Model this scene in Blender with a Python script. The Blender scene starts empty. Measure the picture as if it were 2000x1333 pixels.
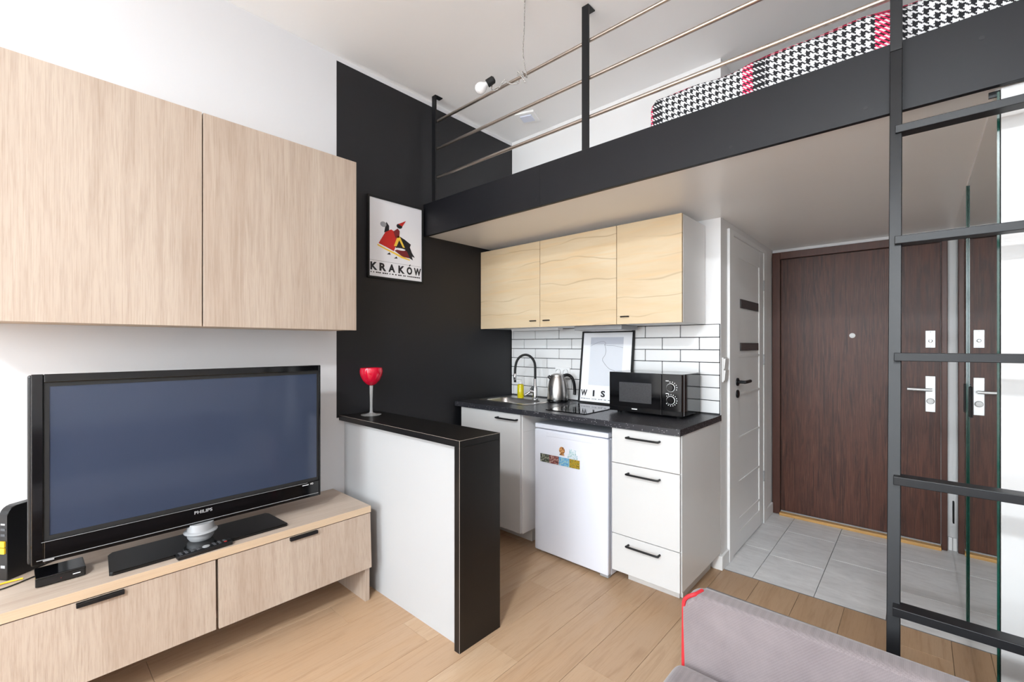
import bpy, bmesh, math, random
from mathutils import Vector, Matrix, Euler
random.seed(7)
R = math.radians
scene = bpy.context.scene
COL = scene.collection

# ---------------------------------------------------------------- camera
cam_data = bpy.data.cameras.new('camera')
cam_data.sensor_width = 36.0
cam_data.lens = 878.0 / 2000.0 * 36.0
cam_data.shift_y = 8.0 / 2000.0
cam_data.clip_start = 0.02
cam = bpy.data.objects.new('camera', cam_data)
COL.objects.link(cam)
cam.location = (2.572, 0.0, 1.35)
cam.rotation_euler = (R(90), 0, R(42.125))
scene.camera = cam

# ---------------------------------------------------------------- world, daylight, exposure
world = bpy.data.worlds.new('world')
scene.world = world
world.use_nodes = True
world.node_tree.nodes['Background'].inputs[0].default_value = (0.86, 0.93, 1.0, 1)
world.node_tree.nodes['Background'].inputs[1].default_value = 1.4

def area_light(name, loc, rot, sx, sy, power, color):
    l = bpy.data.lights.new(name, 'AREA')
    l.shape = 'RECTANGLE'; l.size = sx; l.size_y = sy; l.energy = power; l.color = color
    o = bpy.data.objects.new(name, l); COL.objects.link(o)
    o.location = loc; o.rotation_euler = rot
    return o
WIN, LAMP, DAY = 125, (215, 60), (0.82, 0.93, 1.0)
# daylight coming in through the two windows of the wall behind the camera
area_light('window_daylight', (0.85, -4.93, 1.7), (R(90), 0, 0), 1.25, 2.2, WIN, DAY)
area_light('window_daylight', (2.25, -4.93, 1.7), (R(90), 0, 0), 1.25, 2.2, WIN, DAY)

vs = scene.view_settings
vs.view_transform = 'Standard'; vs.look = 'None'; vs.gamma = 1.0; vs.use_curve_mapping = False
vs.exposure = -0.08
scene.cycles.use_denoising = True
scene.cycles.max_bounces = 14
scene.cycles.diffuse_bounces = 12
scene.cycles.glossy_bounces = 6
scene.cycles.transmission_bounces = 8
scene.cycles.sample_clamp_indirect = 6.0
scene.cycles.caustics_reflective = True
scene.cycles.caustics_refractive = False

# ---------------------------------------------------------------- materials
def srgb(r, g, b):
    f = lambda c: (c / 255) / 12.92 if c / 255 <= 0.04045 else ((c / 255 + 0.055) / 1.055) ** 2.4
    return (f(r), f(g), f(b), 1)

class NT:
    def __init__(self, name):
        self.m = bpy.data.materials.new(name); self.m.use_nodes = True
        self.t = self.m.node_tree; self.n = self.t.nodes; self.l = self.t.links
        self.b = self.n['Principled BSDF']
    def node(self, kind, **kw):
        x = self.n.new(kind)
        for k, v in kw.items(): setattr(x, k, v)
        return x
    def link(self, a, b): self.l.new(a, b)
    def math(self, op, a, b=None, c=None, clamp=False):
        x = self.node('ShaderNodeMath', operation=op, use_clamp=clamp)
        for i, v in enumerate((a, b, c)):
            if v is None: continue
            if hasattr(v, 'links'): self.link(v, x.inputs[i])
            else: x.inputs[i].default_value = v
        return x.outputs[0]
    def mix(self, fac, a, b, blend='MIX'):
        x = self.node('ShaderNodeMix', data_type='RGBA', blend_type=blend)
        for i, v in ((0, fac), (6, a), (7, b)):
            if hasattr(v, 'links'): self.link(v, x.inputs[i])
            else: x.inputs[i].default_value = v
        return x.outputs[2]
    def ramp(self, fac, stops):
        x = self.node('ShaderNodeValToRGB')
        el = x.color_ramp.elements
        while len(el) < len(stops): el.new(0.5)
        for e, (p, c) in zip(el, stops): e.position = p; e.color = c
        self.link(fac, x.inputs[0]); return x.outputs[0]
    def coord(self, scale=(1, 1, 1), rnd=0.0, kind='Object', rot=(0, 0, 0)):
        tc = self.node('ShaderNodeTexCoord')
        mp = self.node('ShaderNodeMapping')
        mp.inputs['Scale'].default_value = scale
        mp.inputs['Rotation'].default_value = rot
        self.link(tc.outputs[kind], mp.inputs[0])
        if rnd:
            oi = self.node('ShaderNodeObjectInfo')
            v = self.math('MULTIPLY', oi.outputs['Random'], rnd)
            cb = self.node('ShaderNodeCombineXYZ')
            for i in range(3): self.link(v, cb.inputs[i])
            self.link(cb.outputs[0], mp.inputs['Location'])
        return mp.outputs[0]
    def noise(self, vec, scale, detail=4, rough=0.55, dist=0.0):
        x = self.node('ShaderNodeTexNoise')
        self.link(vec, x.inputs['Vector'])
        x.inputs['Scale'].default_value = scale; x.inputs['Detail'].default_value = detail
        x.inputs['Roughness'].default_value = rough; x.inputs['Distortion'].default_value = dist
        return x.outputs[0]
    def bump(self, h, strength, dist=0.002):
        x = self.node('ShaderNodeBump')
        x.inputs['Strength'].default_value = strength; x.inputs['Distance'].default_value = dist
        self.link(h, x.inputs['Height']); self.link(x.outputs[0], self.b.inputs['Normal'])
    def set(self, **kw):
        for k, v in kw.items():
            k = k.replace('_', ' ')
            if hasattr(v, 'links'): self.link(v, self.b.inputs[k])
            else: self.b.inputs[k].default_value = v
        return self

def plain(name, col, rough=0.5, metal=0.0, spec=0.5, coat=0.0, var=0.03, vscale=6.0, bump=0.0):
    n = NT(name)
    v = n.noise(n.coord(), vscale, 3)
    c2 = tuple(min(1, x * (1 - var)) for x in col[:3]) + (1,)
    n.set(Base_Color=n.mix(v, col, c2), Roughness=rough, Metallic=metal, Specular_IOR_Level=spec, Coat_Weight=coat)
    if bump: n.bump(n.noise(n.coord(), 180, 3), bump, 0.001)
    return n.m

def wood(name, light, dark, line, grain='Z', rough=0.45, fine=0.5, rings=0.35, spread=1.0, rnd=9.0):
    # long thin noise along the grain, wider cathedral figure and fine pores
    n = NT(name)
    ax = 'XYZ'.index(grain)
    def sc(cross, along):
        s = [cross, cross, cross]; s[ax] = along; return tuple(s)
    broad = n.noise(n.coord(sc(5.0 * spread, 0.55 * spread), rnd), 1.0, 4, 0.6, 0.6)
    fig = n.noise(n.coord(sc(26 * spread, 1.6 * spread), rnd), 1.0, 5, 0.62, 0.9)
    pore = n.noise(n.coord(sc(230, 5.5), rnd), 1.0, 3, 0.7, 0.2)
    c = n.mix(n.ramp(broad, [(0.30, (0, 0, 0, 1)), (0.70, (1, 1, 1, 1))]), light, dark)
    c = n.mix(n.math('MULTIPLY', n.ramp(fig, [(0.48, (0, 0, 0, 1)), (0.66, (1, 1, 1, 1))]), rings), c, line)
    c = n.mix(n.math('MULTIPLY', n.ramp(pore, [(0.45, (0, 0, 0, 1)), (0.68, (1, 1, 1, 1))]), fine), c, line)
    n.set(Base_Color=c, Roughness=rough, Specular_IOR_Level=0.35)
    n.bump(pore, 0.12, 0.0008)
    return n.m

M = {}
M['white_wall'] = plain('white_wall', srgb(236, 235, 235), 0.85, var=0.02, vscale=2.0, bump=0.05)
M['ceiling'] = plain('ceiling_paint', srgb(240, 240, 240), 0.9, var=0.02, vscale=2.0)
M['soffit'] = plain('soffit_panel', srgb(244, 242, 240), 0.32, var=0.04, vscale=2.5, spec=0.45)
M['white_paint'] = plain('white_paint', srgb(241, 241, 241), 0.4, var=0.02)
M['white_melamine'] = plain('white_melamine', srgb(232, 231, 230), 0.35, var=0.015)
M['white_dimmed'] = plain('white_dimmed_front', srgb(200, 199, 198), 0.4, var=0.015)  # carcass white, darkened in the colour to offset strong light on these faces
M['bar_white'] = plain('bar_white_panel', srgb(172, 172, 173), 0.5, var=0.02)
M['fridge_white'] = plain('fridge_enamel', srgb(220, 222, 231), 0.28, var=0.01)
M['black_paint'] = plain('black_paint', srgb(38, 37, 41), 0.55, var=0.1)
M['fascia'] = plain('fascia_black', srgb(13, 13, 18), 0.45, var=0.12, vscale=3.0, spec=0.3)
M['black_metal'] = plain('black_metal', srgb(15, 15, 18), 0.42, var=0.15, vscale=30, spec=0.35)
M['black_plastic'] = plain('black_plastic', srgb(14, 14, 16), 0.35)
M['gloss_black'] = plain('gloss_black', srgb(8, 8, 10), 0.08, spec=0.5)
M['matte_black'] = plain('matte_black', srgb(12, 12, 13), 0.7)
M['steel'] = plain('brushed_steel', srgb(190, 186, 182), 0.3, metal=1.0, var=0.08, vscale=40)
M['rail_steel'] = plain('rail_steel', srgb(196, 184, 174), 0.28, metal=1.0, var=0.05)
M['chrome'] = plain('chrome', srgb(215, 215, 218), 0.08, metal=1.0)
M['silver'] = plain('silver_plastic', srgb(158, 159, 161), 0.42, metal=0.2)
M['lock_silver'] = plain('satin_lock_metal', srgb(205, 205, 205), 0.4, metal=0.55)
M['paper'] = plain('poster_paper', srgb(236, 236, 240), 0.6, var=0.02)
M['map_grey'] = plain('map_grey', srgb(214, 217, 224), 0.6, var=0.04)
M['map_sea'] = plain('map_sea_print', srgb(196, 199, 210), 0.6, var=0.12, vscale=160)
M['ink'] = plain('ink_black', srgb(24, 24, 28), 0.6)
M['ink_grey'] = plain('ink_grey', srgb(120, 122, 130), 0.6)
M['print_red'] = plain('print_red', srgb(196, 38, 30), 0.6, var=0.15, vscale=60)
M['print_maroon'] = plain('print_maroon', srgb(122, 32, 36), 0.6, var=0.2, vscale=60)
M['print_yellow'] = plain('print_yellow', srgb(240, 198, 70), 0.6)
M['print_grey'] = plain('print_grey', srgb(160, 160, 164), 0.6, var=0.2, vscale=80)
M['red_piping'] = plain('red_piping', srgb(190, 38, 46), 0.7)
M['yellow'] = plain('yellow_plastic', srgb(236, 190, 40), 0.4)
M['edge_band'] = plain('edge_band', srgb(150, 140, 130), 0.5)
M['grout'] = plain('dark_grout', srgb(40, 40, 43), 0.9, var=0.1)
M['tile_grout'] = plain('floor_grout', srgb(110, 110, 112), 0.9)
M['oak_strip'] = wood('oak_threshold', srgb(214, 170, 106), srgb(196, 150, 90), srgb(150, 108, 60), 'X', fine=0.5)
M['label_white'] = plain('label_white', srgb(225, 225, 225), 0.5)
M['label_red'] = plain('button_red', srgb(180, 40, 40), 0.4)
M['button_grey'] = plain('button_grey', srgb(70, 72, 76), 0.5)
M['plinth'] = plain('plinth_grey', srgb(215, 213, 211), 0.4)

# living-room laminate oak fronts: vertical grain and top grain
OAK = (srgb(181, 166, 152), srgb(168, 150, 135), srgb(138, 117, 101))
M['oak_z'] = wood('pale_oak_vertical', *OAK, 'Z', fine=0.42, rings=0.30)
M['oak_y'] = wood('pale_oak_along', *OAK, 'Y', fine=0.36, rings=0.3)
M['oak_edge'] = wood('pale_oak_edge', srgb(196, 175, 150), srgb(188, 164, 138), srgb(170, 144, 118), 'Y', fine=0.25, rings=0.15)
# kitchen fronts: horizontal grain with dark wavy cracks
def kitchen_wood():
    n = NT('kitchen_oak_horizontal')
    broad = n.noise(n.coord((0.9, 0.9, 6.0), 5.0), 1.0, 4, 0.6, 0.8)
    fig = n.noise(n.coord((2.0, 2.0, 30), 5.0), 1.0, 4, 0.6, 0.8)
    c = n.mix(n.ramp(broad, [(0.3, (0, 0, 0, 1)), (0.7, (1, 1, 1, 1))]), srgb(207, 190, 162), srgb(196, 172, 138))
    c = n.mix(n.math('MULTIPLY', n.ramp(fig, [(0.5, (0, 0, 0, 1)), (0.68, (1, 1, 1, 1))]), 0.45), c, srgb(208, 176, 134))
    w = n.noise(n.coord((1.5, 1.5, 2.6), 5.0), 1.0, 2.5, 0.5, 0.1)
    sep = n.node('ShaderNodeSeparateXYZ'); n.link(n.coord((1, 1, 1), 3.0), sep.inputs[0])
    hgt = n.math('ADD', n.math('MULTIPLY', sep.outputs[2], 9.0), n.math('MULTIPLY', w, 1.9))
    band = n.math('PINGPONG', hgt, 0.5)
    line = n.math('SUBTRACT', 1.0, n.math('MULTIPLY', band, 20.0), clamp=True)
    gate = n.ramp(n.noise(n.coord((1.2, 1.2, 2.6), 3.0), 1.4, 2), [(0.40, (0, 0, 0, 1)), (0.55, (1, 1, 1, 1))])
    c = n.mix(n.math('MULTIPLY', n.math('MULTIPLY', line, gate), 0.5), c, srgb(140, 116, 86))
    n.set(Base_Color=c, Roughness=0.45, Specular_IOR_Level=0.35)
    return n.m
M['kitchen_oak'] = kitchen_wood()
def plank_mat():
    n = NT('oak_laminate')
    oi = n.node('ShaderNodeObjectInfo')
    tone = n.ramp(oi.outputs['Random'], [(0.0, srgb(181, 153, 125)), (0.5, srgb(171, 141, 113)), (1.0, srgb(188, 162, 135))])
    broad = n.noise(n.coord((7, 0.9, 1), 11.0), 1.0, 4, 0.6, 0.9)
    fig = n.noise(n.coord((34, 2.2, 1), 11.0), 1.0, 5, 0.6, 1.2)
    pore = n.noise(n.coord((260, 9, 1), 11.0), 1.0, 3, 0.7)
    c = n.mix(n.math('MULTIPLY', n.ramp(broad, [(0.35, (0, 0, 0, 1)), (0.7, (1, 1, 1, 1))]), 0.5), tone, srgb(176, 143, 110))
    c = n.mix(n.math('MULTIPLY', n.ramp(fig, [(0.5, (0, 0, 0, 1)), (0.7, (1, 1, 1, 1))]), 0.45), c, srgb(146, 112, 82))
    c = n.mix(n.math('MULTIPLY', n.ramp(pore, [(0.5, (0, 0, 0, 1)), (0.7, (1, 1, 1, 1))]), 0.22), c, srgb(140, 106, 76))
    knot = n.node('ShaderNodeTexVoronoi'); n.link(n.coord((3.4, 1.5, 0.01), 7.0), knot.inputs['Vector'])
    knot.inputs['Scale'].default_value = 1.0
    kd = n.math('ADD', knot.outputs['Distance'], n.math('MULTIPLY', n.noise(n.coord((20, 10, 1), 7.0), 1.0, 3), 0.10))
    k = n.ramp(kd, [(0.06, (1, 1, 1, 1)), (0.16, (0, 0, 0, 1))])
    c = n.mix(n.math('MULTIPLY', k, 0.45), c, srgb(128, 92, 62))
    n.set(Base_Color=c, Roughness=0.42, Specular_IOR_Level=0.4)
    n.bump(pore, 0.08, 0.0006)
    return n.m
M['plank'] = plank_mat()
def dark_door_wood():
    n = NT('dark_door_veneer')
    broad = n.noise(n.coord((6.5, 6.5, 0.35)), 1.0, 4, 0.6, 0.4)
    fig = n.noise(n.coord((40, 40, 2.0)), 1.0, 5, 0.65, 1.6)
    pore = n.noise(n.coord((190, 190, 5)), 1.0, 3, 0.7)
    c = n.mix(n.ramp(broad, [(0.3, (0, 0, 0, 1)), (0.7, (1, 1, 1, 1))]), srgb(92, 55, 43), srgb(70, 41, 32))
    c = n.mix(n.math('MULTIPLY', n.ramp(fig, [(0.46, (0, 0, 0, 1)), (0.62, (1, 1, 1, 1))]), 0.75), c, srgb(46, 26, 21))
    c = n.mix(n.math('MULTIPLY', n.ramp(pore, [(0.5, (0, 0, 0, 1)), (0.66, (1, 1, 1, 1))]), 0.5), c, srgb(116, 80, 66))
    n.set(Base_Color=c, Roughness=0.42, Specular_IOR_Level=0.3)
    n.bump(pore, 0.15, 0.0008)
    return n.m
M['door_wood'] = dark_door_wood()
M['door_frame'] = wood('dark_frame', srgb(88, 54, 43), srgb(78, 47, 38), srgb(60, 36, 30), 'Z', rough=0.4, fine=0.3, rings=0.3)

def wall_two_paint():
    # white wall with a matt black painted field that starts past the cabinets and stops just under the ceiling
    n = NT('wall_white_and_black_paint')
    g = n.node('ShaderNodeNewGeometry'); s = n.node('ShaderNodeSeparateXYZ'); n.link(g.outputs['Position'], s.inputs[0])
    a = n.math('GREATER_THAN', s.outputs[1], n.math('SUBTRACT', 1.36, n.math('MULTIPLY', n.math('GREATER_THAN', s.outputs[2], 0.915), 0.075))); b = n.math('LESS_THAN', s.outputs[2], 3.048)
    f = n.math('MULTIPLY', a, b)
    v = n.noise(n.coord(), 2.0, 3)
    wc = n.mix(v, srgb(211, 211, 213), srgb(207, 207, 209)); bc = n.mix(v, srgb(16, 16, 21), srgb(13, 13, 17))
    n.set(Base_Color=n.mix(f, wc, bc), Roughness=n.math('SUBTRACT', 0.85, n.math('MULTIPLY', f, 0.33)))
    n.bump(n.noise(n.coord(), 150, 3), 0.05, 0.001)
    return n.m
M['wall_left'] = wall_two_paint()
def speckled():
    n = NT('black_speckled_laminate')
    vo = n.node('ShaderNodeTexVoronoi'); n.link(n.coord(), vo.inputs['Vector']); vo.inputs['Scale'].default_value = 120
    sz = n.node('ShaderNodeSeparateColor'); n.link(vo.outputs['Color'], sz.inputs[0])
    dot = n.math('MULTIPLY', n.math('LESS_THAN', vo.outputs['Distance'], 0.26), n.math('GREATER_THAN', sz.outputs[0], 0.62))
    c = n.mix(n.noise(n.coord(), 40, 3), srgb(34, 34, 38), srgb(46, 46, 52))
    c = n.mix(dot, c, srgb(150, 148, 150))
    n.set(Base_Color=c, Roughness=0.33, Specular_IOR_Level=0.5)
    return n.m
M['worktop'] = speckled()
def bar_black():
    n = NT('black_wood_laminate')
    f = n.noise(n.coord((150, 150, 6)), 1.0, 3, 0.6)
    n.set(Base_Color=n.mix(f, srgb(8, 7, 8), srgb(14, 12, 12)), Roughness=0.36, Specular_IOR_Level=0.45)
    return n.m
M['bar_black'] = bar_black()
def concrete_tile():
    n = NT('grey_concrete_tile')
    a = n.noise(n.coord((1.6, 4.5, 1), 8.0), 1.6, 5, 0.6, 0.8); b = n.noise(n.coord((9, 26, 1), 8.0), 1.5, 4, 0.6, 0.4)
    c = n.mix(n.ramp(a, [(0.3, (0, 0, 0, 1)), (0.72, (1, 1, 1, 1))]), srgb(212, 212, 213), srgb(232, 232, 233))
    c = n.mix(n.math('MULTIPLY', n.ramp(b, [(0.45, (0, 0, 0, 1)), (0.7, (1, 1, 1, 1))]), 0.35), c, srgb(186, 184, 184))
    n.set(Base_Color=c, Roughness=0.4)
    return n.m
M['concrete'] = concrete_tile()
M['wall_tile'] = plain('white_glazed_tile', srgb(228, 228, 228), 0.18, var=0.03, vscale=25, spec=0.5)
def fabric():
    n = NT('mauve_grey_weave')
    ch = n.node('ShaderNodeTexChecker'); n.link(n.coord(rot=(0, R(45), R(45))), ch.inputs[0]); ch.inputs['Scale'].default_value = 330
    v = n.noise(n.coord((1, 1, 1)), 9, 5, 0.65)
    c = n.mix(n.ramp(v, [(0.3, (0, 0, 0, 1)), (0.7, (1, 1, 1, 1))]), srgb(126, 116, 117), srgb(108, 98, 100))
    c = n.mix(n.math('MULTIPLY', ch.outputs[1], 0.35), c, srgb(150, 141, 142))
    n.set(Base_Color=c, Roughness=0.95, Sheen_Weight=0.25)
    n.bump(ch.outputs[1], 0.3, 0.001)
    return n.m
M['sofa'] = fabric()
def mirror():
    n = NT('mirror_silver'); n.set(Base_Color=(0.80, 0.83, 0.81, 1), Metallic=1.0, Roughness=0.015)
    n.link(n.noise(n.coord(), 3.0, 2), n.node('ShaderNodeMath').inputs[0]); return n.m
M['mirror'] = mirror()
M['glass_edge'] = plain('green_glass_edge', srgb(24, 66, 56), 0.15)
def glassy(name, col, rough=0.02, ior=1.45):
    n = NT(name); n.set(Base_Color=col, Roughness=rough, IOR=ior, Transmission_Weight=0.72); return n.m
M['clear_glass'] = glassy('clear_glass', (0.97, 0.98, 0.98, 1))
def red_glass():
    n = NT('red_glass'); n.set(Base_Color=srgb(226, 22, 58), Roughness=0.08, Transmission_Weight=0.35, Subsurface_Weight=0.0, Specular_IOR_Level=0.6); return n.m
M['red_glass'] = red_glass()
def liquid():
    n = NT('yellow_soap'); n.set(Base_Color=srgb(226, 208, 20), Roughness=0.12, Transmission_Weight=0.3); return n.m
M['soap'] = liquid()
def tv_screen():
    n = NT('plasma_screen_glass'); v = n.noise(n.coord(), 2.0, 2)
    n.set(Base_Color=n.mix(v, srgb(52, 60, 78), srgb(47, 55, 72)), Roughness=0.09, Specular_IOR_Level=0.42); return n.m
M['screen'] = tv_screen()
M['dark_glass'] = plain('dark_strip_glass', srgb(70, 68, 70), 0.2)
M['bulb'] = plain('bulb_opal', srgb(240, 240, 242), 0.25)
M['vent_blue'] = plain('vent_panel', srgb(216, 222, 240), 0.4)
def braid():
    n = NT('braided_cord'); w = n.node('ShaderNodeTexChecker'); n.link(n.coord(), w.inputs[0]); w.inputs['Scale'].default_value = 160
    n.set(Base_Color=n.mix(w.outputs[1], srgb(205, 203, 200), srgb(130, 126, 122)), Roughness=0.8); return n.m
M['cord'] = braid()
def oven_window():
    n = NT('perforated_oven_window'); vo = n.node('ShaderNodeTexVoronoi'); n.link(n.coord(), vo.inputs['Vector']); vo.inputs['Scale'].default_value = 260
    n.set(Base_Color=n.mix(n.math('LESS_THAN', vo.outputs['Distance'], 0.35), srgb(64, 64, 66), srgb(48, 48, 50)), Roughness=0.12); return n.m
M['oven_window'] = oven_window()
def houndstooth():
    # two-by-two twill of four dark and four light threads, with red and black stripes, in blanket UVs (metres)
    n = NT('houndstooth_blanket')
    uv = n.node('ShaderNodeUVMap'); s = n.node('ShaderNodeSeparateXYZ'); n.link(uv.outputs[0], s.inputs[0])
    th = 1 / 0.0034
    i = n.math('FLOOR', n.math('MULTIPLY', s.outputs[0], th)); j = n.math('FLOOR', n.math('MULTIPLY', s.outputs[1], th))
    wi = n.math('LESS_THAN', n.math('FLOORED_MODULO', i, 8.0), 3.5); wj = n.math('LESS_THAN', n.math('FLOORED_MODULO', j, 8.0), 3.5)
    over = n.math('LESS_THAN', n.math('FLOORED_MODULO', n.math('ADD', i, j), 4.0), 1.5)
    W, K = srgb(214, 214, 216), srgb(26, 26, 30)
    RED = srgb(206, 44, 88)
    def stripes(c, axis, period, off):
        m = n.math('FLOORED_MODULO', n.math('SUBTRACT', s.outputs[axis], off), period)
        c = n.mix(n.math('LESS_THAN', m, 0.040), c, RED)
        blk = n.math('MULTIPLY', n.math('GREATER_THAN', m, 0.040), n.math('LESS_THAN', m, 0.085))
        return n.mix(blk, c, K)
    cw = stripes(n.mix(wi, W, K), 0, 0.425, 0.335); cf = stripes(n.mix(wj, W, K), 1, 0.425, 0.20)
    n.set(Base_Color=n.mix(over, cf, cw), Roughness=0.95)
    n.bump(over, 0.3, 0.001)
    return n.m
M['houndstooth'] = houndstooth()
def photo(name, a, b, c):
    n = NT(name); v = n.noise(n.coord(), 90, 4, 0.6)
    n.set(Base_Color=n.ramp(v, [(0.38, a), (0.5, b), (0.62, c)]), Roughness=0.35); return n.m
M['photo_dark'] = photo('print_dark_crowd', srgb(26, 34, 30), srgb(70, 78, 66), srgb(170, 168, 150))
M['photo_red'] = photo('print_red_crowd', srgb(48, 34, 40), srgb(132, 66, 62), srgb(190, 170, 160))
M['photo_sky'] = photo('print_blue_sky', srgb(70, 134, 186), srgb(110, 170, 208), srgb(170, 196, 180))
M['photo_gold'] = photo('print_gold', srgb(84, 60, 26), srgb(186, 152, 44), srgb(90, 110, 60))
M['magnet_brown'] = photo('magnet_brown', srgb(86, 52, 24), srgb(168, 112, 62), srgb(216, 172, 120))
M['magnet_pale'] = photo('magnet_pale', srgb(186, 198, 212), srgb(216, 226, 232), srgb(126, 176, 176))

# ---------------------------------------------------------------- mesh helpers
def BM(): return bmesh.new()
def box(bm, x0, x1, y0, y1, z0, z1, bev=0.0, seg=2):
    r = bmesh.ops.create_cube(bm, size=1.0)
    vs_ = r['verts']
    for v in vs_:
        v.co = Vector(((x0 + x1) / 2 + v.co.x * (x1 - x0), (y0 + y1) / 2 + v.co.y * (y1 - y0), (z0 + z1) / 2 + v.co.z * (z1 - z0)))
    if bev:
        es = list({e for v in vs_ for e in v.link_edges})
        bmesh.ops.bevel(bm, geom=es, offset=bev, segments=seg, affect='EDGES', profile=0.5)
    return bm
def bx(*a, bev=0.0, seg=2): return box(BM(), *a, bev=bev, seg=seg)
def ring_verts(bm, pts): return [bm.verts.new(p) for p in pts]
def bridge(bm, a, b, close=True):
    n = len(a)
    for i in range(n if close else n - 1):
        j = (i + 1) % n
        bm.faces.new((a[i], a[j], b[j], b[i]))
def lathe(bm, c, prof, seg=32, cap=True):
    rings = []
    for r, z in prof:
        rings.append(ring_verts(bm, [(c[0] + r * math.cos(2 * math.pi * k / seg), c[1] + r * math.sin(2 * math.pi * k / seg), c[2] + z) for k in range(seg)]))
    for a, b in zip(rings, rings[1:]): bridge(bm, a, b)
    if cap:
        bm.faces.new(rings[0][::-1]); bm.faces.new(rings[-1])
    return bm
def tube(bm, pts, r, seg=10, cap=True):
    pts = [Vector(p) for p in pts]
    rings = []; up = None
    for i, p in enumerate(pts):
        t = (pts[min(i + 1, len(pts) - 1)] - pts[max(i - 1, 0)]).normalized()
        if up is None:
            up = Vector((0, 0, 1)) if abs(t.z) < 0.9 else Vector((1, 0, 0))
        a = (up - t * up.dot(t)).normalized(); b = t.cross(a); up = a
        rr = r[i] if isinstance(r, (list, tuple)) else r
        rings.append(ring_verts(bm, [p + a * rr * math.cos(2 * math.pi * k / seg) + b * rr * math.sin(2 * math.pi * k / seg) for k in range(seg)]))
    for a, b in zip(rings, rings[1:]): bridge(bm, a, b)
    if cap: bm.faces.new(rings[0][::-1]); bm.faces.new(rings[-1])
    return bm
def spline(ctrl, n=12):
    P_ = [Vector(p) for p in ctrl]; out = []
    for i in range(len(P_) - 1):
        p0, p1, p2, p3 = P_[max(i - 1, 0)], P_[i], P_[i + 1], P_[min(i + 2, len(P_) - 1)]
        for k in range(n):
            t = k / n
            out.append(0.5 * ((2 * p1) + (p2 - p0) * t + (2 * p0 - 5 * p1 + 4 * p2 - p3) * t * t + (3 * p1 - p0 - 3 * p2 + p3) * t ** 3))
    return out + [P_[-1]]
def prism(bm, poly, axis, a, b):
    # poly: 2D points in the plane across axis ('X': (y,z), 'Y': (x,z), 'Z': (x,y)); extruded from a to b
    def p3(p, h):
        return {'X': (h, p[0], p[1]), 'Y': (p[0], h, p[1]), 'Z': (p[0], p[1], h)}[axis]
    A = ring_verts(bm, [p3(p, a) for p in poly]); B = ring_verts(bm, [p3(p, b) for p in poly])
    bm.faces.new(A); bm.faces.new(B[::-1]); bridge(bm, A, B)
    return bm
def rrect(cx, cy, hw, hd, r, z, n=6):
    out = []
    for qx, qy, a0 in ((1, 1, 0), (-1, 1, 90), (-1, -1, 180), (1, -1, 270)):
        for k in range(n + 1):
            a = R(a0 + 90 * k / n)
            out.append((cx + qx * (hw - r) + r * math.cos(a), cy + qy * (hd - r) + r * math.sin(a), z))
    return out

def make_mesh(name, bm, mat, smooth=False, recalc=True):
    if recalc: bmesh.ops.recalc_face_normals(bm, faces=bm.faces[:])
    me = bpy.data.meshes.new(name); bm.to_mesh(me); bm.free()
    if mat is not None: me.materials.append(M[mat])
    if smooth:
        for p in me.polygons: p.use_smooth = True
        try: me.set_sharp_from_angle(angle=R(38))
        except Exception: pass
    return me
def wloc(o):
    return o.location.copy() if o.parent is None else wloc(o.parent) + o.location
def obj(name, bm, mat, parent=None, smooth=False, recalc=True):
    """one mesh object whose origin is the middle of its base"""
    me = make_mesh(name, bm, mat, smooth, recalc)
    lo = Vector([min(v.co[i] for v in me.vertices) for i in range(3)]); hi = Vector([max(v.co[i] for v in me.vertices) for i in range(3)])
    c = Vector(((lo.x + hi.x) / 2, (lo.y + hi.y) / 2, lo.z))
    me.transform(Matrix.Translation(-c))
    o = bpy.data.objects.new(name, me); COL.objects.link(o)
    if parent is not None: o.parent = parent; o.location = c - wloc(parent)
    else: o.location = c
    return o
def tag(o, label, cat, group=None):
    o['label'] = label; o['category'] = cat
    if group: o['group'] = group
    return o
def thing(name, label, cat, loc, group=None):
    o = bpy.data.objects.new(name, None); COL.objects.link(o); o.location = loc
    o.empty_display_size = 0.1
    return tag(o, label, cat, group)
def struct(name, bm, mat, label, cat, smooth=False):
    o = obj(name, bm, mat, None, smooth); o['kind'] = 'structure'; o['label'] = label; o['category'] = cat
    return o
def text(name, body, size, loc, facing, mat, parent, bold=0.0, spacing=1.0, width=None, align='CENTER', tilt=0.0):
    cu = bpy.data.curves.new(name, 'FONT'); cu.body = body; cu.size = size; cu.extrude = 0.0003
    cu.offset = bold; cu.space_character = spacing; cu.align_x = align; cu.resolution_u = 3
    tmp = bpy.data.objects.new(name, cu); COL.objects.link(tmp)
    bpy.context.view_layer.update()
    me = bpy.data.meshes.new_from_object(tmp.evaluated_get(bpy.context.evaluated_depsgraph_get()))
    bpy.data.objects.remove(tmp)
    if width:
        xs = [v.co.x for v in me.vertices]; k = width / (max(xs) - min(xs)); me.transform(Matrix.Diagonal((k, 1, 1, 1)))
    rot = {'X': Euler((R(90), 0, R(90))), '-Y': Euler((R(90) - tilt, 0, 0))}[facing].to_matrix().to_4x4()
    me.transform(rot); me.name = name
    me.materials.clear(); me.materials.append(M[mat])
    o = bpy.data.objects.new(name, me); COL.objects.link(o); o.parent = parent
    o.location = Vector(loc) - wloc(parent)
    return o

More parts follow.
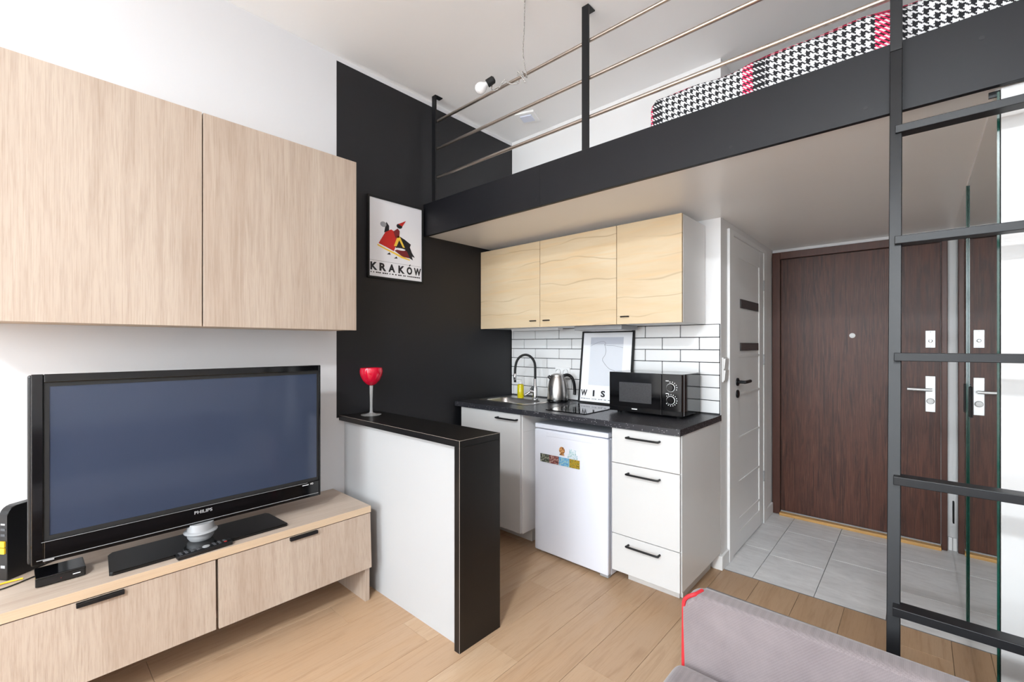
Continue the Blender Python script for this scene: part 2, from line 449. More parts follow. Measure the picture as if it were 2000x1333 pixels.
# ================================================================ THE SETTING
CEIL, YK, XH, YD, XR, YR = 3.077, 2.845, 1.69, 4.14, 3.08, -5.0
floor = struct('floor', bx(-0.1, XR + 0.1, YR - 0.1, 2.868, -0.06, -0.012), 'grout', 'oak laminate plank floor of the living room and kitchen', 'floor')
PW, PL = 0.1965, 1.25
pm = {}
def plank_mesh(w, l):
    k = (round(w, 4), round(l, 4))
    if k not in pm:
        b = bx(-w / 2, w / 2, -l / 2, l / 2, -0.012, 0.0)
        es = [e for e in b.edges if all(v.co.z > -0.001 for v in e.verts)]
        bmesh.ops.bevel(b, geom=es, offset=0.0006, segments=1, affect='EDGES')
        pm[k] = make_mesh('plank', b, 'plank')
    return pm[k]
def plank(x0, x1, y0, y1):
    g = 0.0007
    o = bpy.data.objects.new('plank', plank_mesh(x1 - x0 - 2 * g, y1 - y0 - 2 * g)); COL.objects.link(o)
    o.parent = floor; o.location = Vector(((x0 + x1) / 2, (y0 + y1) / 2, 0)) - floor.location
k0 = int(math.floor((0 - 2.0925) / PW))
for k in range(k0, 6):
    x0, x1 = max(0.0, 2.0925 + k * PW), min(XR, 2.0925 + (k + 1) * PW)
    if x1 - x0 < 0.004: continue
    y = YR - ((k * 0.43) % 1.0) * PL
    while y < 2.862:
        a, b = max(y, YR), min(y + PL, 2.862)
        if b - a > 0.01: plank(x0, x1, a, b)
        y += PL
hall = struct('floor', bx(XH - 0.02, XR + 0.1, 2.868, 4.3, -0.06, -0.010), 'tile_grout', 'grey concrete look tile floor in front of the entrance door', 'floor')
tm = {}
def floor_tile(x0, x1, y0, y1):
    w, l = round(x1 - x0 - 0.003, 4), round(y1 - y0 - 0.003, 4)
    if (w, l) not in tm: tm[(w, l)] = make_mesh('tile', bx(-w / 2, w / 2, -l / 2, l / 2, -0.010, 0.0, bev=0.0008, seg=1), 'concrete')
    o = bpy.data.objects.new('tile', tm[(w, l)]); COL.objects.link(o); o.parent = hall
    o.location = Vector(((x0 + x1) / 2, (y0 + y1) / 2, 0)) - hall.location
for (x0, x1), joints in (((XH, 1.857), (3.32, 3.80)), ((1.857, 2.155), (3.262, 3.755)), ((2.155, 2.453), (3.455, 3.945)), ((2.453, 2.751), (3.26, 3.75)), ((2.751, XR), (3.455, 3.945))):
    ys = [2.868] + list(joints) + [YD]
    for a, b in zip(ys, ys[1:]): floor_tile(x0, x1, a, b)
edge = struct('trim_1', bx(XH + 0.01, 2.76, 2.862, 2.868, -0.012, 0.0005), 'tile_grout', 'thin dark joint strip between oak planks and grey tiles', 'trim')

struct('ceiling', bx(-0.1, XR + 0.1, YR - 0.1, 4.3, CEIL, CEIL + 0.08), 'ceiling', 'white painted ceiling above the room and the loft', 'ceiling')
struct('wall_left', bx(-0.1, 0.0, YR, YK, 0.0, CEIL), 'wall_left', 'wall painted white behind the television and black towards the kitchen', 'wall')
wk = struct('wall_kitchen', bx(0.0, XH, YK, YK + 0.1, 0.0, CEIL), 'white_wall', 'white kitchen wall with brick tiles behind the worktop', 'wall')
struct('wall_hallway', bx(XH - 0.1, XH, YK + 0.1, YD, 0.0, CEIL), 'white_wall', 'white side wall of the hallway holding the narrow white door', 'wall')
struct('wall_entrance', bx(XH - 0.1, XR + 0.1, YD, YD + 0.1, 0.0, CEIL), 'white_wall', 'white end wall around the dark entrance door', 'wall')
struct('wall_right', bx(XR, XR + 0.1, YR, YD, 0.0, CEIL), 'white_wall', 'white wall behind the sofa and the ladder', 'wall')
# rear wall with two window openings
wr = BM()
wins = ((0.22, 1.48), (1.62, 2.88)); WZ0, WZ1 = 0.6, 2.8
xs = [-0.1, wins[0][0], wins[0][1], wins[1][0], wins[1][1], XR + 0.1]
box(wr, xs[0], xs[5], YR - 0.1, YR, 0, WZ0); box(wr, xs[0], xs[5], YR - 0.1, YR, WZ1, CEIL)
for a, b in ((0, 1), (2, 3), (4, 5)): box(wr, xs[a], xs[b], YR - 0.1, YR, WZ0, WZ1)
struct('wall_rear', wr, 'white_wall', 'white window wall of the room', 'wall')
def pane_mat():
    n = NT('window_pane'); tr = n.node('ShaderNodeBsdfTransparent'); gl = n.node('ShaderNodeBsdfGlossy'); gl.inputs['Roughness'].default_value = 0.02
    mx = n.node('ShaderNodeMixShader'); mx.inputs[0].default_value = 0.06
    n.link(tr.outputs[0], mx.inputs[1]); n.link(gl.outputs[0], mx.inputs[2]); n.link(mx.outputs[0], n.n['Material Output'].inputs[0]); return n.m
M['pane'] = pane_mat()
for i, (a, b) in enumerate(wins):
    f = BM(); t = 0.055
    box(f, a, a + t, YR - 0.08, YR - 0.03, WZ0, WZ1); box(f, b - t, b, YR - 0.08, YR - 0.03, WZ0, WZ1)
    box(f, a + t, b - t, YR - 0.08, YR - 0.03, WZ0, WZ0 + t); box(f, a + t, b - t, YR - 0.08, YR - 0.03, WZ1 - t, WZ1)
    box(f, (a + b) / 2 - t / 2, (a + b) / 2 + t / 2, YR - 0.08, YR - 0.03, WZ0 + t, WZ1 - t)
    w = struct('window_%d' % (i + 1), f, 'white_paint', 'white framed window in the rear wall ' + ('near the television side' if i == 0 else 'near the sofa side'), 'window')
    for p0, p1 in ((a + t, (a + b) / 2 - t / 2), ((a + b) / 2 + t / 2, b - t)):
        obj('pane', bx(p0, p1, YR - 0.058, YR - 0.054, WZ0 + t, WZ1 - t), 'pane', w)

# brick tiles on the kitchen wall
TL, TH, GJ = 0.2375, 0.0765, 0.0045
bed = obj('grout_bed', bx(0.001, XH - 0.002, YK - 0.003, YK, 0.93, 1.478), 'grout', wk)
tmesh = {}
def wall_tile(x0, x1, z0, z1):
    w, h = round(x1 - x0 - GJ, 4), round(z1 - z0 - GJ, 4)
    if w < 0.01: return
    if (w, h) not in tmesh: tmesh[(w, h)] = make_mesh('tile', bx(-w / 2, w / 2, -0.009, 0.0, -h / 2, h / 2, bev=0.002, seg=1), 'wall_tile')
    o = bpy.data.objects.new('tile', tmesh[(w, h)]); COL.objects.link(o); o.parent = wk
    o.location = Vector(((x0 + x1) / 2, YK - 0.001 - 0.0005 * random.random(), (z0 + z1) / 2)) - wk.location
rows = [0.935, 1.014, 1.0915, 1.168, 1.2445, 1.321, 1.398, 1.4765]
for r_, (z0, z1) in enumerate(zip(rows, rows[1:])):
    off = 0.262 if r_ % 2 == 0 else 0.1425
    x = off - 2 * TL
    while x < XH:
        a, b = max(x, 0.002), min(x + TL, XH - 0.002)
        if b - a > 0.01: wall_tile(a, b, z0, z1)
        x += TL

# ---------------------------------------------------------------- doors and trims
d = thing('door_1', 'dark brown wood grain entrance door with silver lock plates', 'door', (2.2, YD - 0.02, 0)); d['kind'] = 'structure'
fr = BM()
DZ = 2.035
box(fr, 1.697, 1.752, YD - 0.045, YD, 0.0, 2.09, 0.003); box(fr, 2.684, 2.713, YD - 0.045, YD, 0.0, 2.09, 0.003); box(fr, 1.752, 2.684, YD - 0.045, YD, DZ, 2.09, 0.003)
obj('door_frame', fr, 'door_frame', d)
obj('door_leaf', bx(1.755, 2.681, YD - 0.022, YD - 0.001, 0.03, DZ - 0.003, bev=0.002), 'door_wood', d)
obj('threshold', bx(1.752, 2.684, YD - 0.075, YD - 0.001, 0.0, 0.022, bev=0.003), 'oak_strip', d)
obj('threshold_rail', bx(1.754, 2.682, YD - 0.030, YD - 0.022, 0.022, 0.030), 'silver', d)
yl = YD - 0.022
lp = obj('lock_plate', bx(2.606, 2.656, yl - 0.006, yl, 1.332, 1.447, bev=0.002), 'lock_silver', d)
obj('lock_cylinder', lathe(BM(), (0, 0, 0), [(0.011, 0), (0.011, 0.01), (0.006, 0.012)], 16), 'chrome', lp)
bpy.context.view_layer.objects  # noqa
c_ = lp.children[0]; c_.rotation_euler = (R(90), 0, 0); c_.location = Vector((2.631, yl - 0.006, 1.378)) - wloc(lp)
for z in (1.341, 1.438):
    s_ = obj('screw', lathe(BM(), (0, 0, 0), [(0.004, 0), (0.004, 0.002)], 10), 'silver', lp); s_.rotation_euler = (R(90), 0, 0); s_.location = Vector((2.631, yl - 0.006, z)) - wloc(lp)
hp = obj('handle_plate', bx(2.606, 2.656, yl - 0.007, yl, 0.902, 1.142, bev=0.002), 'lock_silver', d)
obj('door_handle', tube(tube(BM(), [(2.631, yl - 0.005, 1.052), (2.631, yl - 0.055, 1.052)], 0.011, 14), [(2.638, yl - 0.052, 1.052), (2.60, yl - 0.054, 1.052), (2.515, yl - 0.052, 1.053)], 0.010, 12), 'lock_silver', hp, True)
kn = obj('lock_knob', lathe(BM(), (0, 0, 0), [(0.018, 0), (0.02, 0.008), (0.017, 0.016), (0.008, 0.02)], 20), 'label_white', hp, True); kn.rotation_euler = (R(90), 0, 0); kn.location = Vector((2.631, yl - 0.007, 0.975)) - wloc(hp)
pe = obj('peephole', lathe(BM(), (0, 0, 0), [(0.018, 0), (0.018, 0.004), (0.012, 0.007)], 24), 'label_white', d, True); pe.rotation_euler = (R(90), 0, 0); pe.location = Vector((2.212, yl, 1.42)) - wloc(d)

d2 = thing('door_2', 'narrow white panel door with two dark glass strips and black handle', 'door', (XH, 3.42, 0)); d2['kind'] = 'structure'
cs = BM()
box(cs, XH, XH + 0.016, 2.968, 3.052, 0.0, 2.075, 0.003); box(cs, XH, XH + 0.016, 3.80, 3.885, 0.0, 2.075, 0.003); box(cs, XH, XH + 0.016, 3.052, 3.80, 2.045, 2.075, 0.003)
obj('door_frame', cs, 'white_paint', d2)
leaf = obj('door_leaf', bx(XH - 0.001, XH + 0.006, 3.06, 3.79, 0.012, 2.04, bev=0.001), 'white_paint', d2)
xl = XH + 0.006
obj('stile', bx(xl, xl + 0.006, 3.06, 3.17, 0.012, 2.04, bev=0.0015), 'white_paint', d2)
obj('stile', bx(xl, xl + 0.006, 3.68, 3.79, 0.012, 2.04, bev=0.0015), 'white_paint', d2)
for z0, z1 in ((0.012, 0.13), (0.20, 0.215), (0.445, 0.46), (0.735, 0.75), (1.02, 1.035), (1.27, 1.285), (1.92, 2.04)):
    obj('rail', bx(xl, xl + 0.0055, 3.17, 3.68, z0, z1, bev=0.0015), 'white_paint', d2)
for z0, z1 in ((1.595, 1.655), (1.312, 1.365)):
    obj('glass_strip', bx(xl, xl + 0.0065, 3.213, 3.655, z0, z1, bev=0.001), 'dark_glass', d2)
xs_ = xl + 0.006
ro = obj('handle_rosette', lathe(BM(), (0, 0, 0), [(0.026, 0), (0.026, 0.008), (0.020, 0.011)], 24), 'black_metal', d2, True); ro.rotation_euler = (0, R(90), 0); ro.location = Vector((xs_, 3.13, 1.112)) - wloc(d2)
obj('door_handle', tube(tube(BM(), [(xs_, 3.13, 1.112), (xs_ + 0.05, 3.13, 1.112)], 0.010, 14), [(xs_ + 0.047, 3.122, 1.112), (xs_ + 0.050, 3.16, 1.112), (xs_ + 0.048, 3.25, 1.113)], 0.0105, 12), 'black_metal', d2, True)
kr = obj('key_rosette', lathe(BM(), (0, 0, 0), [(0.026, 0), (0.026, 0.008), (0.020, 0.011)], 24), 'black_metal', d2, True); kr.rotation_euler = (0, R(90), 0); kr.location = Vector((xs_, 3.13, 1.035)) - wloc(d2)
for z in (1.80, 1.24, 0.36): obj('hinge', bx(XH + 0.003, XH + 0.02, 3.792, 3.803, z - 0.04, z + 0.04, bev=0.003), 'silver', d2)

def skirting(name, x0, x1, y0, y1, label, h=0.085):
    return struct(name, bx(x0, x1, y0, y1, 0.0, h, bev=0.004), 'white_paint', label, 'baseboard')
skirting('baseboard_kitchen', XH - 0.045, XH + 0.014, YK - 0.014, YK, 'short white baseboard block between drawer cabinet and tiled floor')
skirting('baseboard_hallway', XH, XH + 0.014, YK, 2.966, 'short white baseboard under the light switch beside the narrow door')
skirting('baseboard_corner', XH, XH + 0.014, 3.887, YD - 0.047, 'white baseboard piece in the corner by the entrance door')
skirting('baseboard_entrance', 2.716, 2.738, YD - 0.016, YD, 'tiny white baseboard piece between entrance door and mirror')

# ================================================================ THE LOFT
BY = 1.919
lo = thing('loft_platform', 'sleeping loft platform with black front board and pale underside', 'loft', (1.5, 2.6, 2.11))
dk = BM()
prism(dk, [(0.001, BY + 0.021), (XR - 0.001, BY + 0.021), (XR - 0.001, YD - 0.001), (XH + 0.001, YD - 0.001), (XH + 0.001, YK - 0.001), (0.001, YK - 0.001)], 'Z', 2.118, 2.30)
obj('platform', dk, 'soffit', lo)
for a, b in ((0.001, 1.0425), (1.0435, XR - 0.001)):
    obj('fascia_board', bx(a, b, BY, BY + 0.02, 2.108, 2.334, bev=0.0008, seg=1), 'fascia', lo)
for x, z in ((1.015, 2.147), (1.072, 2.143), (0.514, 2.14), (2.015, 2.143), (2.711, 2.26), (2.44, 2.148)):
    s_ = obj('screw_cap', lathe(BM(), (0, 0, 0), [(0.006, 0), (0.006, 0.001)], 12), 'black_metal', lo); s_.rotation_euler = (R(90), 0, 0); s_.location = Vector((x, BY, z)) - wloc(lo)

rl = thing('loft_railing', 'loft railing of three steel rods between black flat posts', 'railing', (1.3, BY + 0.04, 2.30))
for x0, x1, ya, yb, za in ((0.068, 0.106, BY + 0.021, BY + 0.033, 2.301), (1.297, 1.336, BY + 0.021, BY + 0.033, 2.301), (2.504, 2.534, BY - 0.034, BY - 0.001, 2.292)):
    p_ = obj('post', bx(x0, x1, ya, yb, za, CEIL - 0.001, bev=0.001), 'black_metal', rl)
    obj('ceiling_bracket', bx(x0, x1, yb, yb + 0.052, CEIL - 0.006, CEIL - 0.0005), 'black_metal', p_)
for z in (2.90, 2.71, 2.511):
    obj('rod', tube(BM(), [(0.088, BY + 0.042, z), (XR - 0.002, BY + 0.042, z)], 0.0095, 14), 'rail_steel', rl, True)

ld = thing('ladder', 'black loft ladder with flat steps leaning against the loft front', 'ladder', (2.75, 1.62, 0.0))
def ly(z): return 1.594 + z * 0.1412      # front of the ladder at height z
for x0, x1 in ((2.504, 2.534), (2.965, 2.995)):
    prism_b = BM(); z1 = 2.29
    prism(prism_b, [(ly(0), 0.0), (ly(0) + 0.034, 0.0), (ly(z1) + 0.0 + 0.0015, z1), (ly(z1) - 0.034, z1)], 'X', x0, x1)
    bmesh.ops.bevel(prism_b, geom=prism_b.edges[:], offset=0.0015, segments=1, affect='EDGES')
    obj('stile', prism_b, 'black_metal', ld)
for k in range(6):
    z = 2.025 - 0.354 * k; y = ly(z) - 0.034
    o_ = obj('step', bx(2.518, 2.98, y - 0.006, y + 0.044, z - 0.014, z + 0.010, bev=0.0015), 'black_metal', ld)

# mattress and blanket on the loft
ma = tag(obj('mattress', bx(1.665, 3.0, 2.02, 2.80, 2.301, 2.485, bev=0.03, seg=3), 'white_wall'), 'mattress lying on the loft under the checked blanket', 'mattress')
bb = BM(); uvl = bb.loops.layers.uv.new('UVMap')
NX, sect = 60, []
for k in range(15):       # front drop, rounded shoulder, then flat top (y, z, arc length)
    pass
def sec(hw):
    pts = []
    for k in range(5): pts.append((2.0, 2.302 + k * (0.145 + hw) / 4))
    for k in range(1, 7):
        a = R(180 - 90 * k / 6); pts.append((2.0 + 0.05 + 0.05 * math.cos(a), 2.447 + hw + 0.05 * math.sin(a)))
    for y in (2.15, 2.3, 2.5, 2.7, 2.825): pts.append((y, 2.497 + hw))
    return pts
grid = []
for i in range(NX + 1):
    x = 1.64 + (3.05 - 1.64) * i / NX
    hump = 0.007 * math.sin(x * 9.0) + 0.005 * math.sin(x * 21 + 1) + 0.012 + 0.012 * (x - 1.64)
    edge_ = max(0, 1 - (x - 1.64) / 0.03); hump -= 0.022 * edge_ * edge_
    row = []; s0 = 0; prev = None
    for y, z in sec(hump):
        dy = 0.006 * math.sin(x * 33 + z * 20)
        if prev: s0 += math.hypot(y - prev[0], z - prev[1])
        prev = (y, z); row.append((bb.verts.new((x, y + dy * (y < 2.02), z)), (x, s0)))
    grid.append(row)
for i in range(NX):
    for j in range(len(grid[0]) - 1):
        q = (grid[i][j], grid[i + 1][j], grid[i + 1][j + 1], grid[i][j + 1])
        f = bb.faces.new([v for v, _ in q])
        for l, (_, t) in zip(f.loops, q): l[uvl].uv = t
q = grid[0]                # left end hangs down to the deck
low = [bb.verts.new((1.638 , v.co.y, 2.302)) for v, _ in q]
for j in range(len(q) - 1):
    if (low[j].co - low[j + 1].co).length < 1e-6 and j < 4: continue
    f = bb.faces.new((q[j][0], q[j + 1][0], low[j + 1], low[j]))
    ts = (q[j][1], q[j + 1][1], (q[j + 1][1][0] - q[j + 1][0].co.z + 2.302, q[j + 1][1][1]), (q[j][1][0] - q[j][0].co.z + 2.302, q[j][1][1]))
    for l, t in zip(f.loops, ts): l[uvl].uv = t
tag(obj('blanket', bb, 'houndstooth', None, True), 'black and white houndstooth blanket with pink stripes spread on loft bed', 'blanket')

# lamp hung on the railing
pl = thing('pendant_lamp', 'bare bulb pendant with braided cord knotted around the railing rod', 'lamp', (0.64, BY, 2.92))
yr = BY + 0.028
obj('cord', tube(BM(), spline([(1.12, 1.70, CEIL), (1.03, 1.80, 3.018), (0.95, 1.885, 2.965), (0.918, yr, 2.90), (0.90, yr + 0.028, 2.89), (0.885, yr + 0.014, 2.918), (0.90, yr - 0.012, 2.90), (0.91, yr + 0.004, 2.845),
                        (0.90, yr - 0.006, 2.87), (0.86, yr - 0.006, 2.925), (0.84, yr + 0.028, 2.885), (0.80, yr - 0.004, 2.88), (0.76, yr - 0.008, 2.915), (0.70, yr - 0.006, 2.885), (0.655, yr - 0.010, 2.90), (0.665, yr - 0.012, 2.945), (0.645, yr - 0.012, 2.945)], 6), 0.0032, 6), 'cord', pl, True)
def oriented(name, bmx, mat, parent, loc, direction, smooth=True):
    o = obj(name, bmx, mat, parent, smooth); q_ = Vector((0, 0, 1)).rotation_difference(Vector(direction)); o.rotation_mode = 'QUATERNION'; o.rotation_quaternion = q_
    o.location = Vector(loc) - wloc(parent); return o
dirb = Vector((-0.75, -0.45, -0.48)).normalized(); sp = Vector((0.690, yr - 0.022, 2.945))
oriented('socket', lathe(BM(), (0, 0, 0), [(0.012, 0), (0.022, 0.008), (0.023, 0.05), (0.021, 0.052)], 20), 'matte_black', pl, sp, dirb)
oriented('bulb', lathe(BM(), (0, 0, 0), [(0.013, 0.0), (0.016, 0.012), (0.030, 0.030), (0.034, 0.048), (0.030, 0.066), (0.018, 0.078), (0.004, 0.082)], 24), 'bulb', pl, sp + dirb * 0.05, dirb)

cv = thing('ceiling_vent', 'small square white vent on the ceiling above the loft', 'vent', (0.385, 2.59, CEIL - 0.02))
def rot_box(cx, cy, h, z0, z1, ang):
    b = bx(-h, h, -h, h, z0, z1, bev=0.003); bmesh.ops.rotate(b, verts=b.verts[:], cent=(0, 0, 0), matrix=Matrix.Rotation(ang, 3, 'Z')); bmesh.ops.translate(b, verts=b.verts[:], vec=(cx, cy, 0)); return b
obj('vent_frame', rot_box(0.385, 2.59, 0.075, CEIL - 0.016, CEIL - 0.0005, R(20)), 'white_paint', cv)
obj('vent_panel', rot_box(0.385, 2.59, 0.045, CEIL - 0.024, CEIL - 0.016, R(20)), 'vent_blue', cv)

# ================================================================ LIVING ROOM SIDE
CD = 0.31
def wall_cabinet(y0, y1, label):
    t = thing('wall_cabinet', label, 'cabinet', (0.16, (y0 + y1) / 2, 1.43), 'pale oak wall cabinets above the television')
    obj('body', bx(0.0005, CD - 0.02, y0 + 0.001, y1 - 0.001, 1.432, 2.340), 'oak_edge', t)
    obj('door', bx(CD - 0.018, CD, y0 + 0.002, y1 - 0.002, 1.430, 2.342, bev=0.0008, seg=1), 'oak_z', t)
wall_cabinet(0.537, 1.2445, 'pale oak wall cabinet overlapping the edge of the black wall paint')
wall_cabinet(-0.172, 0.536, 'pale oak wall cabinet further from the black painted wall')

tb = thing('tv_bench', 'low pale oak television bench with two drawers and black edge pulls', 'bench', (0.21, 0.55, 0))
BD = 0.42
obj('top', bx(0.0015, BD, -0.16, 1.264, 0.465, 0.50, bev=0.0008, seg=1), 'oak_y', tb)
obj('front_edge', bx(BD, BD + 0.0012, -0.16, 1.264, 0.466, 0.4995), 'oak_edge', tb)
obj('body', bx(0.03, BD - 0.04, -0.12, 1.225, 0.20, 0.465), 'oak_y', tb)
for y0, y1 in ((1.236, 1.260), (-0.155, -0.131)): obj('leg_panel', bx(0.02, BD - 0.006, y0, y1, 0.0, 0.465 if y0 < 0 else 0.20), 'oak_z', tb)
obj('leg_panel', bx(0.02, BD - 0.030, 1.236, 1.260, 0.20, 0.465), 'oak_z', tb)
for y0, y1, h0, h1, tilt in ((0.566, 1.263, 0.851, 0.979, 0.014), (-0.15, 0.556, 0.141, 0.268, 0.010)):
    b = BM(); prism(b, [(BD - 0.022, 0.461), (BD - 0.003, 0.461), (BD - 0.003 + tilt, 0.178), (BD - 0.022 + tilt, 0.178)], 'Y', y0, y1)
    dr = obj('drawer', b, 'oak_z', tb)
    obj('handle', bx(BD - 0.006, BD + 0.012, h0, h1, 0.444, 0.459, bev=0.002), 'black_metal', dr)

tv = thing('television', 'black flat television with grey blue screen on the oak bench', 'television', (0.265, 0.55, 0.50))
TX = 0.285; TY0, TY1, TZ0, TZ1 = 0.037, 1.058, 0.578, 1.247
case = BM()
box(case, 0.235, TX - 0.012, TY0 - 0.008, TY1 + 0.004, TZ0 + 0.004, TZ1 - 0.004, 0.006)
obj('casing', case, 'black_plastic', tv)
obj('rear_cover', bx(0.165, 0.235, TY0 + 0.08, TY1 - 0.08, TZ0 + 0.06, TZ1 - 0.06, bev=0.02), 'black_plastic', tv)
SY0, SY1, SZ0, SZ1 = 0.082, 1.040, 0.672, 1.203
bz = BM()
box(bz, TX - 0.012, TX, TY0, SY0 - 0.014, TZ0, TZ1, 0.003); box(bz, TX - 0.012, TX, SY1 + 0.008, TY1, TZ0, TZ1, 0.003)
box(bz, TX - 0.012, TX, SY0 - 0.014, SY1 + 0.008, SZ1 + 0.014, TZ1, 0.003); box(bz, TX - 0.012, TX, SY0 - 0.014, SY1 + 0.008, TZ0, SZ0 - 0.016, 0.003)
obj('bezel', bz, 'gloss_black', tv)
bi = BM()
box(bi, TX - 0.012, TX - 0.005, SY0 - 0.014, SY0, SZ0 - 0.016, SZ1 + 0.014); box(bi, TX - 0.012, TX - 0.005, SY1, SY1 + 0.008, SZ0 - 0.016, SZ1 + 0.014)
box(bi, TX - 0.012, TX - 0.005, SY0, SY1, SZ1, SZ1 + 0.014); box(bi, TX - 0.012, TX - 0.005, SY0, SY1, SZ0 - 0.016, SZ0)
obj('inner_frame', bi, 'matte_black', tv)
obj('screen', bx(TX - 0.012, TX - 0.008, SY0, SY1, SZ0, SZ1), 'screen', tv)
obj('trim_line', bx(TX, TX + 0.0015, 0.062, 0.99, 0.6535, 0.6548), 'silver', tv)
tl = obj('trim_line', bx(TX, TX + 0.002, 0.050, 1.045, 0.592, 0.5938), 'silver', tv)
obj('sensor_window', bx(TX, TX + 0.002, 0.066, 0.094, 0.586, 0.591), 'silver', tv)
text('logo', 'PHILIPS', 0.0185, (TX + 0.0005, 0.545, 0.628), 'X', 'silver', tv, 0.0004, 1.0, width=0.066)
text('badge', 'HD', 0.012, (TX + 0.0005, 1.012, 0.642), 'X', 'label_white', tv, 0.0, 1.0, width=0.014)
obj('badge', bx(TX, TX + 0.001, 0.965, 0.996, 0.643, 0.646), 'label_white', tv)
st = BM(); prism(st, [(0.155, 0.262), (0.155, 0.838), (0.176, 0.850), (0.366, 0.862), (0.374, 0.856), (0.374, 0.240), (0.366, 0.232), (0.176, 0.248)], 'Z', 0.5005, 0.513)
bmesh.ops.bevel(st, geom=[e for e in st.edges if all(v.co.z > 0.512 for v in e.verts)], offset=0.003, segments=2, affect='EDGES')
obj('stand_base', st, 'gloss_black', tv)
obj('neck', lathe(BM(), (0.265, 0.54, 0.513), [(0.040, 0.0), (0.048, 0.012), (0.050, 0.028), (0.060, 0.031), (0.062, 0.035), (0.058, 0.040), (0.050, 0.042), (0.048, 0.072)], 40), 'silver', tv, True)

rc = thing('remote_control', 'slim black remote control lying on the bench before the television', 'remote', (0.425, 0.525, 0.50))
def remote(dx, bm_):
    bmesh.ops.rotate(bm_, verts=bm_.verts[:], cent=(0.39, 0.525, 0), matrix=Matrix.Rotation(R(3), 3, 'Z')); return bm_
obj('body', remote(0, bx(0.376, 0.414, 0.427, 0.622, 0.5005, 0.520, bev=0.006)), 'black_plastic', rc, True)
for i in range(9):
    for j in range(3):
        y = 0.440 + i * 0.0195; x = 0.384 + j * 0.011
        if i in (4, 5): continue
        m_ = 'label_red' if (i == 8 and j == 2) else 'button_grey'
        obj('button', remote(0, bx(x - 0.003, x + 0.003, y - 0.005, y + 0.005, 0.520, 0.5222, bev=0.0008, seg=1)), m_, rc)
obj('navigation_ring', remote(0, lathe(BM(), (0.395, 0.528, 0.5200), [(0.013, 0), (0.013, 0.002), (0.007, 0.003)], 20)), 'silver', rc, True)

sb = thing('set_top_box', 'small black set top box under the corner of the television', 'box', (0.24, 0.11, 0.50))
obj('body', bx(0.185, 0.295, 0.047, 0.176, 0.503, 0.536, bev=0.003), 'gloss_black', sb)
for x in (0.2, 0.28):
    for y in (0.06, 0.16): obj('foot', bx(x - 0.006, x + 0.006, y - 0.006, y + 0.006, 0.5003, 0.5035), 'matte_black', sb)
obj('front_panel', bx(0.295, 0.2965, 0.052, 0.171, 0.5055, 0.5290), 'black_plastic', sb)
obj('logo_print', bx(0.2965, 0.2970, 0.141, 0.161, 0.5175, 0.5205), 'label_white', sb)
obj('indicator', bx(0.2965, 0.2970, 0.110, 0.112, 0.516, 0.518), 'label_red', sb)

ro_ = thing('router', 'upright black router with rounded corners behind the television', 'router', (0.10, 0.01, 0.50))
th_ = R(35); nn = Vector((math.cos(th_), math.sin(th_), 0)); uu = Vector((-math.sin(th_), math.cos(th_), 0)); c0 = Vector((0.14, -0.019, 0))
def rp(u, z, d_): return c0 + uu * u + nn * d_ + Vector((0, 0, z))
rr_ = [(0.0, 0.502), (0.165, 0.502)] + [(0.165 - 0.03 + 0.03 * math.cos(R(a)), 0.735 + 0.03 * math.sin(R(a))) for a in (0, 30, 60, 90)] + [(0.03 + 0.03 * math.cos(R(a)), 0.735 + 0.03 * math.sin(R(a))) for a in (90, 110, 130, 150, 170, 180)]
rb = BM(); A_ = ring_verts(rb, [rp(u, z, 0) for u, z in rr_]); B_ = ring_verts(rb, [rp(u, z, -0.034) for u, z in rr_]); rb.faces.new(A_); rb.faces.new(B_[::-1]); bridge(rb, A_, B_)
bmesh.ops.bevel(rb, geom=[e for f in rb.faces if len(f.verts) > 4 for e in f.edges], offset=0.002, segments=1, affect='EDGES')
obj('body', rb, 'black_plastic', ro_)
def side_box(z0_, z1_, d0, d1, out=0.005):
    b = BM(); v = [b.verts.new(rp(u, z, d_)) for d_ in (d0, d1) for z in (z0_, z1_) for u in (-out, 0.0)]
    for q_ in ((0, 1, 3, 2), (4, 6, 7, 5), (0, 4, 5, 1), (2, 3, 7, 6), (0, 2, 6, 4), (1, 5, 7, 3)): b.faces.new([v[i] for i in q_])
    return b
for z0_, z1_, m_ in ((0.66, 0.668, 'button_grey'), (0.68, 0.688, 'button_grey'), (0.70, 0.706, 'silver'), (0.545, 0.555, 'silver')): obj('port', side_box(z0_, z1_, -0.026, -0.008, 0.001), m_, ro_)
for z0_ in (0.598, 0.622): obj('port', side_box(z0_, z0_ + 0.02, -0.028, -0.006), 'yellow', ro_)
tag(obj('network_cable', tube(BM(), spline([(0.145, -0.048, 0.61), (0.17, -0.075, 0.60), (0.185, -0.085, 0.55), (0.185, -0.06, 0.5045), (0.165, -0.03, 0.5045), (0.165, 0.02, 0.5045)], 8), 0.003, 8), 'yellow', None, True), 'thin yellow network cable curling from the router onto the bench', 'cable')
tag(obj('power_cable', tube(BM(), spline([(0.215, -0.09, 0.5035), (0.215, -0.03, 0.5035), (0.185, 0.03, 0.5035), (0.14, 0.09, 0.5035)], 8), 0.0025, 8), 'matte_black', None, True), 'thin black cable lying on the bench beside the router', 'cable')

